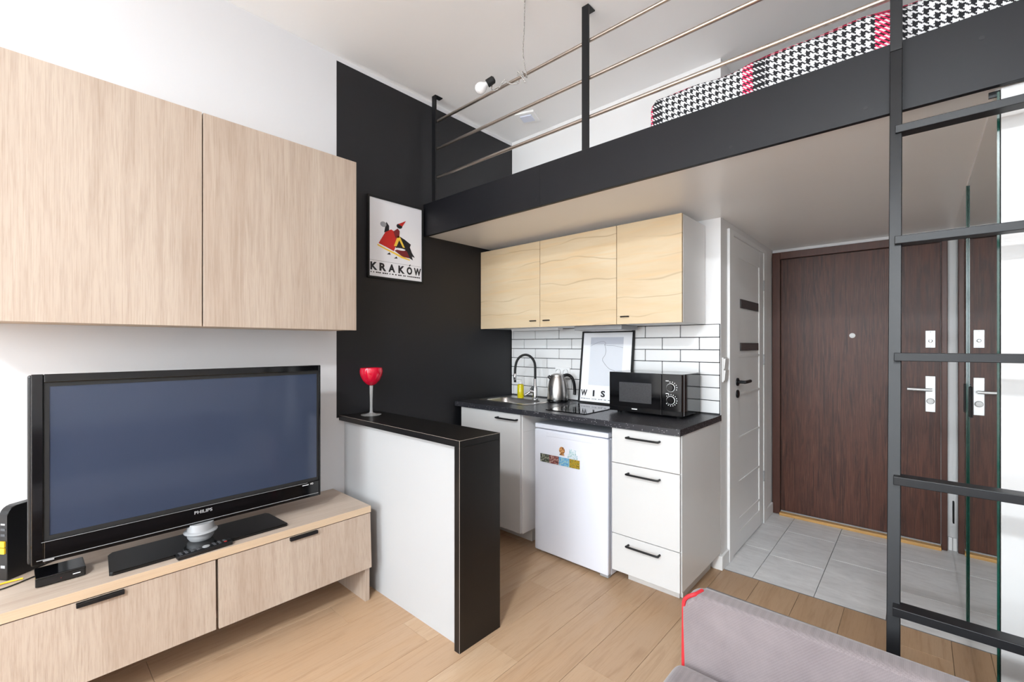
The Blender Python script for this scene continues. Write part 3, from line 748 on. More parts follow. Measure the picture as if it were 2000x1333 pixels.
# half wall bar
hb = thing('bar_counter', 'narrow bar with black top and black end panel and white side', 'bar', (0.54, 1.42, 0))
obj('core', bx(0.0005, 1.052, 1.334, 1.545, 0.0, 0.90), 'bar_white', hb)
obj('top', bx(0.0005, 1.088, 1.300, 1.556, 0.901, 0.931, bev=0.0008, seg=1), 'bar_black', hb)
obj('end_panel', bx(1.053, 1.088, 1.300, 1.556, 0.0, 0.9005, bev=0.0008, seg=1), 'bar_black', hb)
obj('edge_band', bx(1.0868, 1.0884, 1.2996, 1.3010, 0.0, 0.9310), 'edge_band', hb)
obj('edge_band', bx(1.0868, 1.0884, 1.3010, 1.556, 0.9300, 0.9314), 'edge_band', hb)
obj('edge_band', bx(0.002, 1.0868, 1.2996, 1.3008, 0.9304, 0.9314), 'edge_band', hb)

cg = thing('cocktail_glass', 'tall stemmed glass with red bowl standing on the bar', 'glass', (0.135, 1.435, 0.9315))
obj('foot', lathe(BM(), (0.135, 1.435, 0.9316), [(0.058, 0.0), (0.059, 0.002), (0.03, 0.006), (0.012, 0.013), (0.009, 0.02)], 40), 'clear_glass', cg, True)
obj('stem', lathe(BM(), (0.135, 1.435, 0.9516), [(0.009, 0.0), (0.0075, 0.03), (0.009, 0.10), (0.0105, 0.155)], 12), 'clear_glass', cg, True)
bowl = [(0.011, 0.0), (0.030, 0.010), (0.050, 0.032), (0.064, 0.062), (0.067, 0.085), (0.064, 0.106), (0.0625, 0.106), (0.065, 0.085), (0.062, 0.063), (0.048, 0.034), (0.028, 0.013), (0.002, 0.006)]
obj('bowl', lathe(BM(), (0.135, 1.435, 1.1070), bowl, 40), 'red_glass', cg, True)

# posters
def poly_part(name, pts, mat, parent, f, d0, d1):
    b = BM(); A = [b.verts.new(f(u, v, d0)) for u, v in pts]; B_ = [b.verts.new(f(u, v, d1)) for u, v in pts]
    b.faces.new(A); b.faces.new(B_[::-1]); bridge(b, A, B_); return obj(name, b, mat, parent)
def ell(cu, cv_, ru, rv, n=16): return [(cu + ru * math.cos(2 * math.pi * k / n), cv_ + rv * math.sin(2 * math.pi * k / n)) for k in range(n)]
pk = thing('framed_poster', 'framed city poster with red rider figure hanging on the black wall', 'poster', (0.01, 1.70, 1.775), None)
PY0, PY1, PZ0, PZ1, FW = 1.482, 1.908, 1.778, 2.300, 0.011
fb = BM()
box(fb, 0.0005, 0.018, PY0, PY0 + FW, PZ0, PZ1); box(fb, 0.0005, 0.018, PY1 - FW, PY1, PZ0, PZ1)
box(fb, 0.0005, 0.018, PY0 + FW, PY1 - FW, PZ0, PZ0 + FW); box(fb, 0.0005, 0.018, PY0 + FW, PY1 - FW, PZ1 - FW, PZ1)
obj('frame', fb, 'matte_black', pk)
sheet = obj('sheet', bx(0.0006, 0.008, PY0 + FW, PY1 - FW, PZ0 + FW, PZ1 - FW), 'paper', pk)
A0, A1, B0, B1 = PY0 + FW, PY1 - FW, PZ0 + FW, PZ1 - FW
fk = lambda u, v, d: (0.008 + d, A0 + u * (A1 - A0), B0 + v * (B1 - B0))
# a generic rider in a red skirted horse costume: plain shapes only
for nm, pts, mt, dd in (
    ('print_shape', [(0.17, 0.43), (0.20, 0.47), (0.30, 0.60), (0.40, 0.64), (0.52, 0.60), (0.50, 0.46), (0.45, 0.36), (0.30, 0.40)], 'print_red', 0.0004),
    ('print_shape', [(0.15, 0.42), (0.30, 0.38), (0.47, 0.345), (0.62, 0.31), (0.76, 0.285), (0.76, 0.27), (0.60, 0.285), (0.45, 0.325), (0.28, 0.365), (0.15, 0.40)], 'print_yellow', 0.0004),
    ('print_shape', [(0.46, 0.37), (0.60, 0.42), (0.72, 0.40), (0.80, 0.30), (0.62, 0.305)], 'print_maroon', 0.0004),
    ('print_shape', [(0.56, 0.57), (0.66, 0.54), (0.78, 0.49), (0.76, 0.45), (0.80, 0.38), (0.86, 0.32), (0.80, 0.33), (0.82, 0.28), (0.76, 0.30), (0.70, 0.39), (0.50, 0.40), (0.47, 0.43)], 'ink', 0.0008),
    ('print_shape', [(0.52, 0.57), (0.56, 0.57), (0.66, 0.43), (0.62, 0.43), (0.55, 0.52), (0.50, 0.43), (0.45, 0.43)], 'print_yellow', 0.0012),
    ('print_shape', [(0.44, 0.62), (0.52, 0.67), (0.56, 0.64), (0.55, 0.55), (0.48, 0.54)], 'print_maroon', 0.0012),
    ('print_shape', [(0.27, 0.58), (0.36, 0.62), (0.36, 0.68), (0.31, 0.725), (0.29, 0.66)], 'ink', 0.0008),
    ('print_shape', ell(0.255, 0.685, 0.055, 0.035), 'print_grey', 0.0012),
    ('print_shape', ell(0.555, 0.705, 0.055, 0.032), 'ink', 0.0012),
    ('print_shape', [(0.53, 0.73), (0.61, 0.71), (0.68, 0.795)], 'print_red', 0.0016),
    ('print_shape', ell(0.57, 0.40, 0.10, 0.015), 'paper', 0.0016),
    ('print_shape', [(0.32, 0.305), (0.37, 0.335), (0.39, 0.305)], 'ink', 0.0008),
    ('print_shape', [(0.45, 0.265), (0.50, 0.295), (0.52, 0.27)], 'ink', 0.0008)):
    poly_part(nm, pts, mt, sheet, fk, 0.0, dd)
poly_part('print_line', [(0.01, 0.203), (0.99, 0.203), (0.99, 0.206), (0.01, 0.206)], 'ink_grey', sheet, fk, 0.0, 0.0004)
poly_part('print_accent', [(0.742, 0.192), (0.762, 0.192), (0.778, 0.216), (0.756, 0.216)], 'ink', sheet, fk, 0.0, 0.0006)
for ch, u in zip('KRAKOW', (0.075, 0.235, 0.41, 0.585, 0.752, 0.915)):
    p_ = fk(u, 0.085, 0.0005); text('print_letter', ch, 0.066, p_, 'X', 'ink', sheet, 0.0030, 1.0, width={'W': 0.060, 'O': 0.044}.get(ch, 0.050))
cp = BM(); u = 0.03
while u < 0.95:
    w_ = random.uniform(0.015, 0.035)
    box(cp, 0.008, 0.0084, A0 + u * (A1 - A0), A0 + (u + w_) * (A1 - A0), B0 + 0.045 * (B1 - B0), B0 + 0.060 * (B1 - B0)); u += w_ + random.choice((0.006, 0.006, 0.03))
obj('print_caption', cp, 'ink', sheet)

pw = thing('framed_poster', 'framed river map poster leaning on the tiles behind the microwave', 'poster', (0.925, 2.80, 0.931))
WX0, WX1, WH = 0.727, 1.142, 0.520
lean = math.atan2(0.062, 0.516)
def fw_(x, z, d):    # d = distance in front of the sheet
    return (x, 2.765 - d * math.cos(lean) + z * math.sin(lean), 0.9325 + z * math.cos(lean) - d * math.sin(lean) + 0.002)
def leaned(name, x0, x1, z0, z1, d0, d1, mat, parent):
    b = BM(); v = [b.verts.new(fw_(x, z, d_)) for d_ in (d0, d1) for z in (z0, z1) for x in (x0, x1)]
    for q_ in ((0, 1, 3, 2), (4, 6, 7, 5), (0, 4, 5, 1), (2, 3, 7, 6), (0, 2, 6, 4), (1, 5, 7, 3)): b.faces.new([v[i] for i in q_])
    return obj(name, b, mat, parent)
fp = BM()
def lb(b, x0, x1, z0, z1, d0, d1):
    v = [b.verts.new(fw_(x, z, d_)) for d_ in (d0, d1) for z in (z0, z1) for x in (x0, x1)]
    for q_ in ((0, 1, 3, 2), (4, 6, 7, 5), (0, 4, 5, 1), (2, 3, 7, 6), (0, 2, 6, 4), (1, 5, 7, 3)): b.faces.new([v[i] for i in q_])
lb(fp, WX0, WX0 + FW, 0, WH, -0.008, 0.010); lb(fp, WX1 - FW, WX1, 0, WH, -0.008, 0.010); lb(fp, WX0 + FW, WX1 - FW, 0, FW, -0.008, 0.010); lb(fp, WX0 + FW, WX1 - FW, WH - FW, WH, -0.008, 0.010)
obj('frame', fp, 'matte_black', pw)
sh = leaned('sheet', WX0 + FW, WX1 - FW, FW, WH - FW, -0.008, 0.0, 'paper', pw)
leaned('map_field', 0.800, 1.062, 0.13, 0.475, 0.0, 0.0004, 'map_grey', sh)
leaned('map_sea', 0.800, 1.062, 0.425, 0.475, 0.0004, 0.0007, 'map_sea', sh)
obj('river_line', tube(BM(), spline([fw_(x, z, 0.0006) for x, z in ((0.915, 0.425), (0.928, 0.385), (0.925, 0.35), (0.905, 0.315), (0.93, 0.28), (0.965, 0.25), (1.01, 0.235), (1.025, 0.20), (1.02, 0.16))], 4), 0.0009, 5), 'ink', sh)
obj('coast_line', tube(BM(), spline([fw_(x, z, 0.0009) for x, z in ((0.80, 0.41), (0.83, 0.425), (0.87, 0.44), (0.905, 0.445), (0.925, 0.43), (0.915, 0.42), (0.95, 0.415), (1.0, 0.413), (1.06, 0.40))], 4), 0.0010, 5), 'ink_grey', sh)
for ch, x in zip('WISŁA', (0.770, 0.850, 0.925, 1.000, 1.080)):
    text('print_letter', ch, 0.058, fw_(x, 0.052, 0.0004), '-Y', 'ink', sh, 0.0022, 1.0, width=0.052 if ch == 'W' else (0.014 if ch == 'I' else 0.034), tilt=lean)
cp = BM(); u = WX0 + 0.02
while u < WX1 - 0.03:
    w_ = random.uniform(0.008, 0.018); lb(cp, u, u + w_, 0.028, 0.033, 0.0, 0.0003); u += w_ + random.choice((0.004, 0.004, 0.014))
obj('print_caption', cp, 'ink_grey', sh)

# ================================================================ KITCHEN
WT = 0.931
wt = thing('worktop', 'black speckled kitchen worktop above the fridge and cabinets', 'worktop', (0.85, 2.52, 0.90))
b = BM(); X_ = (0.0015, 0.075, 0.545, 1.698); Y_ = (2.205, 2.385, 2.73, YK - 0.011); Z_ = (0.897, WT - 0.0005)
V = {(i, j, k): b.verts.new((X_[i], Y_[j], Z_[k])) for i in range(4) for j in range(4) for k in range(2)}
for i in range(3):
    for j in range(3):
        if (i, j) == (1, 1): continue
        for k in range(2): b.faces.new([V[p + (k,)] for p in ((i, j), (i + 1, j), (i + 1, j + 1), (i, j + 1))])
def side(a, c): b.faces.new((V[a + (0,)], V[c + (0,)], V[c + (1,)], V[a + (1,)]))
for i in range(3): side((i, 0), (i + 1, 0)); side((i, 3), (i + 1, 3)); side((0, i), (0, i + 1)); side((3, i), (3, i + 1))
for a, c in (((1, 1), (2, 1)), ((2, 1), (2, 2)), ((2, 2), (1, 2)), ((1, 2), (1, 1))): side(a, c)
obj('slab', b, 'worktop', wt)

sk = thing('sink', 'inset stainless steel sink with rounded bowl in the worktop', 'sink', (0.31, 2.56, WT))
b = BM(); rings = []
for hw, hd, rr, dz, cy_ in ((0.250, 0.185, 0.05, 0.0003, 2.557), (0.248, 0.183, 0.05, 0.004, 2.557), (0.205, 0.115, 0.06, 0.0035, 2.520), (0.200, 0.110, 0.06, -0.006, 2.520), (0.185, 0.098, 0.06, -0.13, 2.520), (0.150, 0.070, 0.05, -0.145, 2.520), (0.03, 0.03, 0.029, -0.148, 2.520)):
    rings.append(ring_verts(b, rrect(0.31, cy_, hw, hd, rr, WT + dz)))
for p_, q_ in zip(rings, rings[1:]): bridge(b, p_, q_)
b.faces.new(rings[-1])
obj('basin', b, 'steel', sk, True)
obj('drain', lathe(BM(), (0.31, 2.52, WT - 0.1475), [(0.028, 0), (0.026, 0.003), (0.01, 0.001)], 20), 'chrome', sk, True)

fa = thing('faucet', 'kitchen faucet with arched black hose and chrome lever at the sink', 'faucet', (0.40, 2.672, WT + 0.004))
fx, fy, z0 = 0.395, 2.672, WT + 0.0042
obj('base', lathe(BM(), (fx, fy, z0), [(0.024, 0), (0.024, 0.008), (0.019, 0.012), (0.019, 0.09), (0.013, 0.10), (0.011, 0.155), (0.009, 0.158)], 24), 'chrome', fa, True)
obj('lever', tube(tube(BM(), [(fx, fy, z0 + 0.055), (fx - 0.03, fy - 0.028, z0 + 0.065)], 0.016, 14), [(fx - 0.026, fy - 0.024, z0 + 0.06), (fx - 0.040, fy - 0.036, z0 + 0.045), (fx - 0.060, fy - 0.055, z0 + 0.030)], [0.011, 0.010, 0.007], 12), 'chrome', fa, True)
obj('lever_grip', tube(BM(), [(fx - 0.022, fy - 0.020, z0 + 0.072), (fx - 0.010, fy - 0.010, z0 + 0.098)], [0.012, 0.008], 12), 'gloss_black', fa, True)
arch = [(fx, fy, z0 + 0.15), (fx, fy, z0 + 0.235)]
for k in range(1, 12):
    a = math.pi * k / 12; d_ = 0.5 * (1 - math.cos(a)); arch.append((fx - 0.112 * d_, fy - 0.10 * d_, z0 + 0.245 + 0.095 * math.sin(a)))
arch += [(fx - 0.114, fy - 0.102, z0 + 0.235), (fx - 0.115, fy - 0.103, z0 + 0.19)]
obj('hose', tube(BM(), spline(arch, 3), 0.0095, 12), 'matte_black', fa, True)
obj('spout', lathe(BM(), (fx - 0.115, fy - 0.103, z0 + 0.145), [(0.008, 0), (0.0115, 0.006), (0.0115, 0.05), (0.010, 0.052)], 16), 'chrome', fa, True)
obj('spout_tip', lathe(BM(), (fx - 0.115, fy - 0.103, z0 + 0.130), [(0.009, 0), (0.010, 0.015)], 16), 'matte_black', fa, True)

so = thing('soap_dispenser', 'clear pump bottle of yellow dish soap beside the sink', 'bottle', (0.245, 2.672, WT + 0.004))
sx, sy = 0.247, 2.672
obj('bottle', lathe(BM(), (sx, sy, z0), [(0.025, 0), (0.026, 0.004), (0.026, 0.098), (0.022, 0.106), (0.012, 0.110)], 24), 'soap', so, True)
obj('collar', lathe(BM(), (sx, sy, z0 + 0.110), [(0.013, 0), (0.013, 0.016), (0.006, 0.018), (0.005, 0.04)], 16), 'label_white', so, True)
obj('pump_head', tube(BM(), [(sx + 0.008, sy + 0.004, z0 + 0.150), (sx - 0.012, sy - 0.01, z0 + 0.152), (sx - 0.032, sy - 0.026, z0 + 0.146)], [0.009, 0.008, 0.005], 12), 'label_white', so, True)

kt = thing('kettle', 'stainless steel electric kettle with black handle in front of tiles', 'kettle', (0.588, 2.715, WT))
kx, ky = 0.585, 2.700
obj('base', lathe(BM(), (kx, ky, WT), [(0.078, 0.0), (0.080, 0.006), (0.078, 0.018), (0.074, 0.02)], 36), 'gloss_black', kt, True)
obj('body', lathe(BM(), (kx, ky, WT + 0.02), [(0.074, 0.0), (0.077, 0.015), (0.074, 0.07), (0.064, 0.13), (0.052, 0.165), (0.049, 0.172)], 36), 'steel', kt, True)
obj('lid', lathe(BM(), (kx, ky, WT + 0.190), [(0.050, 0.0), (0.048, 0.008), (0.03, 0.017), (0.004, 0.02)], 36), 'steel', kt, True)
hd_ = Vector((0.7417, 0.67075, 0))
hp_ = [Vector((kx, ky, WT)) + hd_ * r_ + Vector((0, 0, z)) for r_, z in ((0.046, 0.192), (0.075, 0.198), (0.105, 0.18), (0.122, 0.14), (0.128, 0.09), (0.126, 0.05))]
obj('handle', tube(BM(), spline(hp_, 6), 0.0115, 12), 'gloss_black', kt, True)
obj('handle_mount', tube(BM(), [Vector((kx, ky, WT + 0.20)) + hd_ * 0.032, Vector((kx, ky, WT + 0.12)) + hd_ * 0.060, Vector((kx, ky, WT + 0.04)) + hd_ * 0.071], [0.014, 0.011, 0.009], 10), 'gloss_black', kt, True)
sd = -hd_
obj('spout', tube(BM(), [Vector((kx, ky, WT + 0.17)) + sd * 0.045, Vector((kx, ky, WT + 0.19)) + sd * 0.068], [0.016, 0.010], 12), 'black_plastic', kt, True)
cd_ = Vector((0.35, -0.937, 0)); cd_ = (Vector((2.572 - kx, -ky, 0)).normalized() * 0.92 + sd * 0.75).normalized()
oriented('level_window', prism(BM(), [(0.012 * math.cos(a_) * 0.8, (0.038 if math.sin(a_) > 0 else -0.038) * abs(math.sin(a_)) ** 0.6) for a_ in [2 * math.pi * k / 20 for k in range(20)]], 'Z', 0.0, 0.003), 'dark_glass', kt, Vector((kx, ky, WT + 0.085)) + cd_ * 0.0735, cd_, False)

hob = thing('induction_hob', 'two zone black glass hob set into the worktop beside microwave', 'hob', (0.94, 2.50, WT))
obj('glass_plate', bx(0.785, 1.085, 2.300, 2.690, WT - 0.0004, WT + 0.0045, bev=0.001), 'gloss_black', hob)
for y in (2.40, 2.59):
    b = BM(); ro1 = ring_verts(b, [(0.935 + 0.085 * math.cos(2 * math.pi * k / 40), y + 0.085 * math.sin(2 * math.pi * k / 40), WT + 0.0047) for k in range(40)]); ro2 = ring_verts(b, [(0.935 + 0.083 * math.cos(2 * math.pi * k / 40), y + 0.083 * math.sin(2 * math.pi * k / 40), WT + 0.0047) for k in range(40)])
    bridge(b, ro1, ro2); obj('zone_ring', b, 'ink_grey', hob)

mw = thing('microwave', 'black microwave oven with two dials on the worktop', 'microwave', (1.36, 2.64, WT))
mx0, mx1, my0, my1, mz0, mz1 = 1.135, 1.590, 2.500, 2.790, 0.945, 1.184
obj('casing', bx(mx0, mx1, my0 + 0.03, my1, mz0, mz1, bev=0.003), 'gloss_black', mw)
for x in (mx0 + 0.04, mx1 - 0.04):
    for y in (my0 + 0.06, my1 - 0.04): obj('foot', lathe(BM(), (x, y, WT), [(0.014, 0.0003), (0.016, 0.014)], 14), 'black_plastic', mw, True)
dm = obj('door', bx(mx0, 1.472, my0, my0 + 0.03, mz0, mz1, bev=0.003), 'gloss_black', mw)
obj('window', bx(1.203, 1.412, my0 - 0.001, my0, 1.004, 1.124), 'oven_window', dm)
obj('logo_print', bx(1.287, 1.322, my0 - 0.0006, my0, 0.962, 0.968), 'label_white', dm)
pn = obj('control_panel', bx(1.474, mx1, my0, my0 + 0.03, mz0, mz1, bev=0.003), 'gloss_black', mw)
for z in (1.108, 1.036):
    k_ = obj('dial', lathe(BM(), (0, 0, 0), [(0.023, 0.0), (0.021, 0.012), (0.017, 0.016)], 28), 'gloss_black', pn, True); k_.rotation_euler = (R(90), 0, 0); k_.location = Vector((1.529, my0, z)) - wloc(pn)
    r1 = obj('dial_ring', lathe(BM(), (0, 0, 0), [(0.0240, 0.009), (0.0240, 0.0150), (0.0190, 0.0165), (0.0190, 0.009)], 28, cap=False), 'label_white', pn, True); r1.rotation_euler = (R(90), 0, 0); r1.location = Vector((1.529, my0, z)) - wloc(pn)
    tk = BM()
    for k in range(13 if z < 1.1 else 6):
        a = R(-140 + k * 23) if z < 1.1 else R(-20 + k * 24)
        cx_, cz_ = 1.529 + 0.034 * math.cos(a), z + 0.032 * math.sin(a); box(tk, cx_ - 0.002, cx_ + 0.002, my0 - 0.0005, my0, cz_ - 0.0025, cz_ + 0.0025)
    obj('scale_marks', tk, 'label_white', pn)
    obj('dial_title', bx(1.498, 1.516, my0 - 0.0005, my0, z + 0.035, z + 0.039), 'label_white', pn)
obj('hinge_trim', bx(mx1 - 0.006, mx1 + 0.0008, my0 + 0.032, my0 + 0.037, mz0 + 0.003, mz1 - 0.003), 'silver', mw)

# base cabinets
FY = 2.222
def bar_handle(parent, x0, x1, z, y=FY):
    obj('handle', tube(BM(), spline([(x0, y - 0.0005, z), (x0, y - 0.022, z), (x0 + 0.012, y - 0.030, z), (x1 - 0.012, y - 0.030, z), (x1, y - 0.022, z), (x1, y - 0.0005, z)], 5), 0.0055, 10), 'black_metal', parent, True)
sc_ = thing('sink_cabinet', 'white base cabinet with one door under the sink', 'cabinet', (0.34, 2.5, 0))
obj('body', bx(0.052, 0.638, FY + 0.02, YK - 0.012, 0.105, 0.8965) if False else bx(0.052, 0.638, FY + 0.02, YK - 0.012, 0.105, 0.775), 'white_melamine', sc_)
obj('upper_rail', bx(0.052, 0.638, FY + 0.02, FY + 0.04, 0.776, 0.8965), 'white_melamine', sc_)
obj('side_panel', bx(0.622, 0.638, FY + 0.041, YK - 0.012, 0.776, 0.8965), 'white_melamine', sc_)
dd = obj('door', bx(0.055, 0.634, FY, FY + 0.018, 0.110, 0.893, bev=0.0012, seg=1), 'white_dimmed', sc_)
bar_handle(dd, 0.437, 0.612, 0.857)
obj('plinth', bx(0.06, 0.600, 2.385, 2.402, 0.0, 0.1045), 'plinth', sc_)
obj('plinth', bx(0.584, 0.600, 2.402, YK - 0.02, 0.0, 0.1045), 'plinth', sc_)

dc = thing('drawer_cabinet', 'white base cabinet with three drawers beside the fridge', 'cabinet', (1.5, 2.5, 0))
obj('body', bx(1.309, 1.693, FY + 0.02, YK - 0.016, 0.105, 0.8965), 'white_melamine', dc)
for z0_, z1_, hz in ((0.704, 0.893, 0.853), (0.314, 0.700, 0.657), (0.108, 0.310, 0.270)):
    dr = obj('drawer', bx(1.310, 1.690, FY, FY + 0.018, z0_, z1_, bev=0.0012, seg=1), 'white_dimmed', dc); bar_handle(dr, 1.412, 1.586, hz)
obj('plinth', bx(1.33, 1.628, 2.374, 2.390, 0.0, 0.1045), 'plinth', dc)
obj('plinth', bx(1.612, 1.640, 2.390, YK - 0.03, 0.0, 0.1045), 'plinth', dc)

fg = thing('refrigerator', 'white undercounter refrigerator with magnets on its door', 'refrigerator', (1.045, 2.45, 0))
fx0, fx1, fY = 0.711, 1.252, 2.278
obj('body', bx(fx0 + 0.002, fx1 - 0.002, fY + 0.042, 2.80, 0.012, 0.808, bev=0.004), 'fridge_white', fg)
obj('top_lid', bx(fx0, fx1, fY + 0.003, 2.81, 0.813, 0.843, bev=0.006), 'fridge_white', fg)
fd = obj('door', bx(fx0, fx1, fY, fY + 0.040, 0.022, 0.808, bev=0.009, seg=3), 'fridge_white', fg, True)
obj('grip_strip', bx(fx0 + 0.10, fx1 - 0.07, fY - 0.003, fY + 0.0005, 0.770, 0.797, bev=0.0014), 'fridge_white', fd)
for x in (fx0 + 0.03, fx1 - 0.03):
    for y in (fY + 0.055, 2.75): obj('foot', lathe(BM(), (x, y, 0.0), [(0.016, 0.0), (0.016, 0.008), (0.012, 0.013)], 16), 'fridge_white', fg, True)
obj('hinge', bx(fx1 - 0.06, fx1 - 0.004, fY + 0.012, fY + 0.045, 0.006, 0.0215, bev=0.002), 'silver', fg)

my = fY - 0.0002
def magnet_poly(pts, mat, label):
    b = BM(); prism(b, pts, 'Y', my - 0.005, my); return tag(obj('fridge_magnet', b, mat), label, 'magnet', 'magnets on the fridge door')
def at(cx, cz, k, pts): return [(cx + (x - 0.5) * k, cz + (z - 0.5) * k) for x, z in pts]
magnet_poly(at(0.932, 0.692, 0.052, [(0.15, 0.02), (0.85, -0.02), (0.72, 0.2), (0.9, 0.45), (0.85, 0.75), (0.62, 0.98), (0.36, 1.0), (0.15, 0.8), (0.1, 0.5), (0.26, 0.24)]), 'magnet_brown', 'small brown figure shaped magnet on the fridge')
magnet_poly(at(1.010, 0.688, 0.070, [(0, 0.1), (1.0, 0.05), (0.98, 0.4), (0.85, 0.42), (0.85, 0.82), (0.66, 0.85), (0.62, 0.65), (0.46, 0.68), (0.42, 0.9), (0.2, 0.86), (0.18, 0.4), (0.03, 0.4)]), 'magnet_pale', 'small pale blue building shaped magnet on the fridge')
ps = thing('fridge_magnet', 'long picture strip magnet of four small photographs on the fridge', 'magnet', (0.91, my, 0.60), 'magnets on the fridge door')
for x0, x1, mt in ((0.762, 0.834, 'photo_dark'), (0.834, 0.907, 'photo_red'), (0.909, 0.988, 'photo_sky'), (0.988, 1.061, 'photo_gold')):
    obj('picture', bx(x0, x1, my - 0.004, my, 0.602, 0.653), mt, ps)

# wall cabinets over the worktop
KF = 2.472
def kitchen_cabinet(x0, x1, hx, label):
    t = thing('wall_cabinet', label, 'cabinet', ((x0 + x1) / 2, 2.66, 1.477), 'oak fronted wall cabinets over the worktop')
    obj('body', bx(x0 + 0.0005, x1 - 0.0005, KF + 0.0185, YK - 0.0105, 1.479, 2.080), 'white_melamine', t)
    dr = obj('door', bx(x0 + 0.0015, x1 - 0.0015, KF, KF + 0.018, 1.477, 2.082, bev=0.0008, seg=1), 'kitchen_oak', t)
    obj('handle', tube(BM(), spline([(hx - 0.024, KF, 1.522), (hx - 0.024, KF - 0.012, 1.522), (hx, KF - 0.014, 1.522), (hx + 0.024, KF - 0.012, 1.522), (hx + 0.024, KF, 1.522)], 4), 0.0038, 8), 'black_metal', dr, True)
kitchen_cabinet(0.002, 0.600, 0.540, 'oak fronted wall cabinet against the black wall over the sink')
kitchen_cabinet(0.601, 1.199, 0.660, 'oak fronted wall cabinet in the middle of the kitchen row')
kitchen_cabinet(1.200, 1.603, 1.257, 'narrower oak fronted wall cabinet over the microwave with open white side')
hd2 = thing('range_hood', 'slim grey extractor hood under the middle kitchen cabinet', 'hood', (1.02, 2.6, 1.45))
obj('body', bx(0.83, 1.185, 2.56, 2.78, 1.449, 1.4785, bev=0.003), 'silver', hd2)
obj('filter', bx(0.86, 1.155, 2.58, 2.76, 1.446, 1.449), 'steel', hd2)
ul = thing('cabinet_lamp', 'flat white lamp strip under the kitchen cabinet beside the hood', 'lamp', (0.42, 2.72, 1.46))
obj('housing', bx(0.16, 0.62, 2.66, 2.72, 1.462, 1.4785, bev=0.002), 'white_melamine', ul)
obj('diffuser', bx(0.18, 0.60, 2.668, 2.712, 1.459, 1.462), 'silver', ul)

ws = thing('wall_socket', 'white double power socket on the tiles behind the kettle', 'socket', (0.53, YK - 0.011, 1.14))
obj('plate', bx(0.470, 0.606, YK - 0.020, YK - 0.0105, 1.105, 1.180, bev=0.004), 'label_white', ws)
for x in (0.503, 0.573):
    k_ = obj('outlet', lathe(BM(), (0, 0, 0), [(0.024, 0.0), (0.024, 0.012), (0.019, 0.012), (0.018, 0.002)], 24), 'label_white', ws, True); k_.rotation_euler = (R(90), 0, 0); k_.location = Vector((x, YK - 0.0205, 1.143)) - wloc(ws)
lsw = thing('light_switch', 'white double light switch on the wall end beside narrow door', 'switch', (XH, 2.91, 1.13))
obj('plate', bx(XH, XH + 0.009, 2.868, 2.950, 1.125, 1.275, bev=0.003), 'label_white', lsw)
for z in (1.135, 1.205):
    b = BM(); prism(b, [(XH + 0.009, z), (XH + 0.012, z), (XH + 0.018, z + 0.062), (XH + 0.009, z + 0.062)], 'Y', 2.876, 2.942); obj('rocker', b, 'label_white', lsw)

# ================================================================ WARDROBE WITH MIRROR DOORS
wd = thing('wardrobe', 'white built in wardrobe with mirrored sliding doors facing the hallway', 'wardrobe', (2.9, 3.0, 0))
obj('end_panel', bx(2.752, XR - 0.001, 1.944, 1.966, 0.0, 2.106), 'white_dimmed', wd)
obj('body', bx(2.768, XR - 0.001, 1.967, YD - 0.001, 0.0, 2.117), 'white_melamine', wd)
for y0, y1, x0, hy in ((1.948, 3.04, 2.744, 2.84), (3.0, YD - 0.020, 2.738, 3.035)):
    dr = obj('mirror_door', bx(x0, x0 + 0.005, y0, y1, 0.003, 2.098), 'mirror', wd)
    obj('glass_edge', bx(x0 - 0.0002, x0 + 0.0052, y0 - 0.003, y0, 0.003, 2.098), 'glass_edge', dr)
    obj('handle', bx(x0 - 0.006, x0, hy - 0.018, hy + 0.018, 1.030, 1.165, bev=0.002), 'matte_black', dr)
obj('finger_pull', bx(2.734, 2.738, 4.015, 4.06, 0.21, 0.345, bev=0.001), 'matte_black', wd)
obj('top_track', bx(2.742, 2.768, 1.967, YD - 0.002, 2.098, 2.1175), 'soffit', wd)
obj('track_end', bx(2.728, 2.768, 1.960, 1.967, 2.090, 2.1075), 'black_metal', wd)

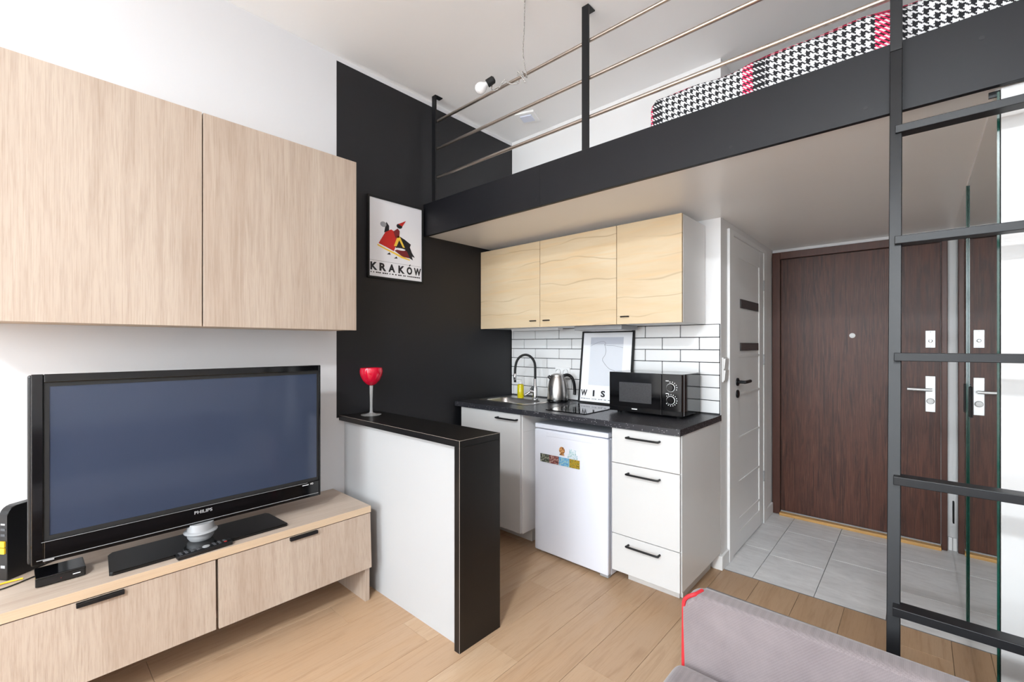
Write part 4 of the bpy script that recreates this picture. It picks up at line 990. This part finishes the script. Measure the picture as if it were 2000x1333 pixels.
# ================================================================ SOFA
sf = thing('sofa', 'mauve grey fabric sofa with red piping along its armrest', 'sofa', (2.5, 0.5, 0))
def soft_arm(y0, y1):
    b = BM(); r_ = 0.035; out = []
    x0, x1, z0_, z1_ = 2.005, 3.02, 0.05, 0.552
    poly = [(x0, z0_), (x1, z0_), (x1, z1_)] + [(x0 + 0.05 - 0.05 * math.sin(R(a)), z1_ - 0.05 + 0.05 * math.cos(R(a))) for a in range(0, 91, 15)]
    prism(b, poly, 'Y', y0, y1)
    es = [e for e in b.edges if abs(e.verts[0].co.y - e.verts[1].co.y) < 1e-6]
    bmesh.ops.bevel(b, geom=es, offset=0.022, segments=4, affect='EDGES', profile=0.5)
    return b, poly
for y0, y1 in ((1.452, 1.532), (-1.02, -0.94)):
    b, poly = soft_arm(y0, y1)
    ar = obj('armrest', b, 'sofa', sf, True)
    x0, z1_ = 2.005, 0.552; yy = y0 + 0.006 if y0 > 0 else y1 - 0.006
    path = [(x0 + 0.003, yy, 0.06), (x0, yy, 0.30), (x0 + 0.001, yy, 0.47)] + [(x0 + 0.051 - 0.051 * math.sin(R(a)), yy + 0.0, z1_ - 0.050 + 0.050 * math.cos(R(a))) for a in (75, 50, 28)] + [(x0 + 0.037, yy + 0.010 * (1 if y0 > 0 else -1), z1_ - 0.002), (x0 + 0.046, yy + 0.04 * (1 if y0 > 0 else -1), z1_ + 0.0)]
    obj('piping', tube(BM(), spline(path, 5), 0.0062, 8), 'red_piping', ar, True)
obj('base', bx(2.03, 2.80, -0.939, 1.451, 0.05, 0.19, bev=0.01), 'sofa', sf, True)
for y0, y1 in ((-0.937, 0.272), (0.276, 1.449)): obj('seat_cushion', bx(1.985, 2.80, y0, y1, 0.192, 0.335, bev=0.04, seg=4), 'sofa', sf, True)
for y0, y1 in ((-0.937, 0.272), (0.276, 1.449)): obj('back_cushion', bx(2.802, 3.02, y0, y1, 0.20, 0.72, bev=0.05, seg=4), 'sofa', sf, True)
for x in (2.10, 2.93):
    for y in (-0.98, 1.492): obj('leg', lathe(BM(), (x, y, 0.0), [(0.018, 0), (0.024, 0.052)], 14), 'black_metal', sf, True)

# ceiling lamps of the room, out of view behind the camera
for x, y, pw_, lab in ((2.74, -1.65, LAMP[0], 'round opal ceiling lamp over the sofa'), (1.6, -3.6, LAMP[1], 'round opal ceiling lamp near the windows')):
    cl = thing('ceiling_lamp', lab, 'lamp', (x, y, CEIL - 0.06))
    obj('base', lathe(BM(), (x, y, CEIL - 0.02), [(0.24, 0.0), (0.24, 0.0195)], 40), 'white_paint', cl, True)
    obj('diffuser', lathe(BM(), (x, y, CEIL - 0.075), [(0.20, 0.0), (0.24, 0.02), (0.25, 0.055)], 40), 'bulb', cl, True)
    l = bpy.data.lights.new('ceiling_lamp_light', 'AREA'); l.shape = 'DISK'; l.size = 0.42; l.energy = pw_; l.color = (0.89, 0.955, 1.0)
    lo_ = bpy.data.objects.new('ceiling_lamp_light', l); COL.objects.link(lo_); lo_.parent = cl; lo_.location = (0, 0, -0.018)
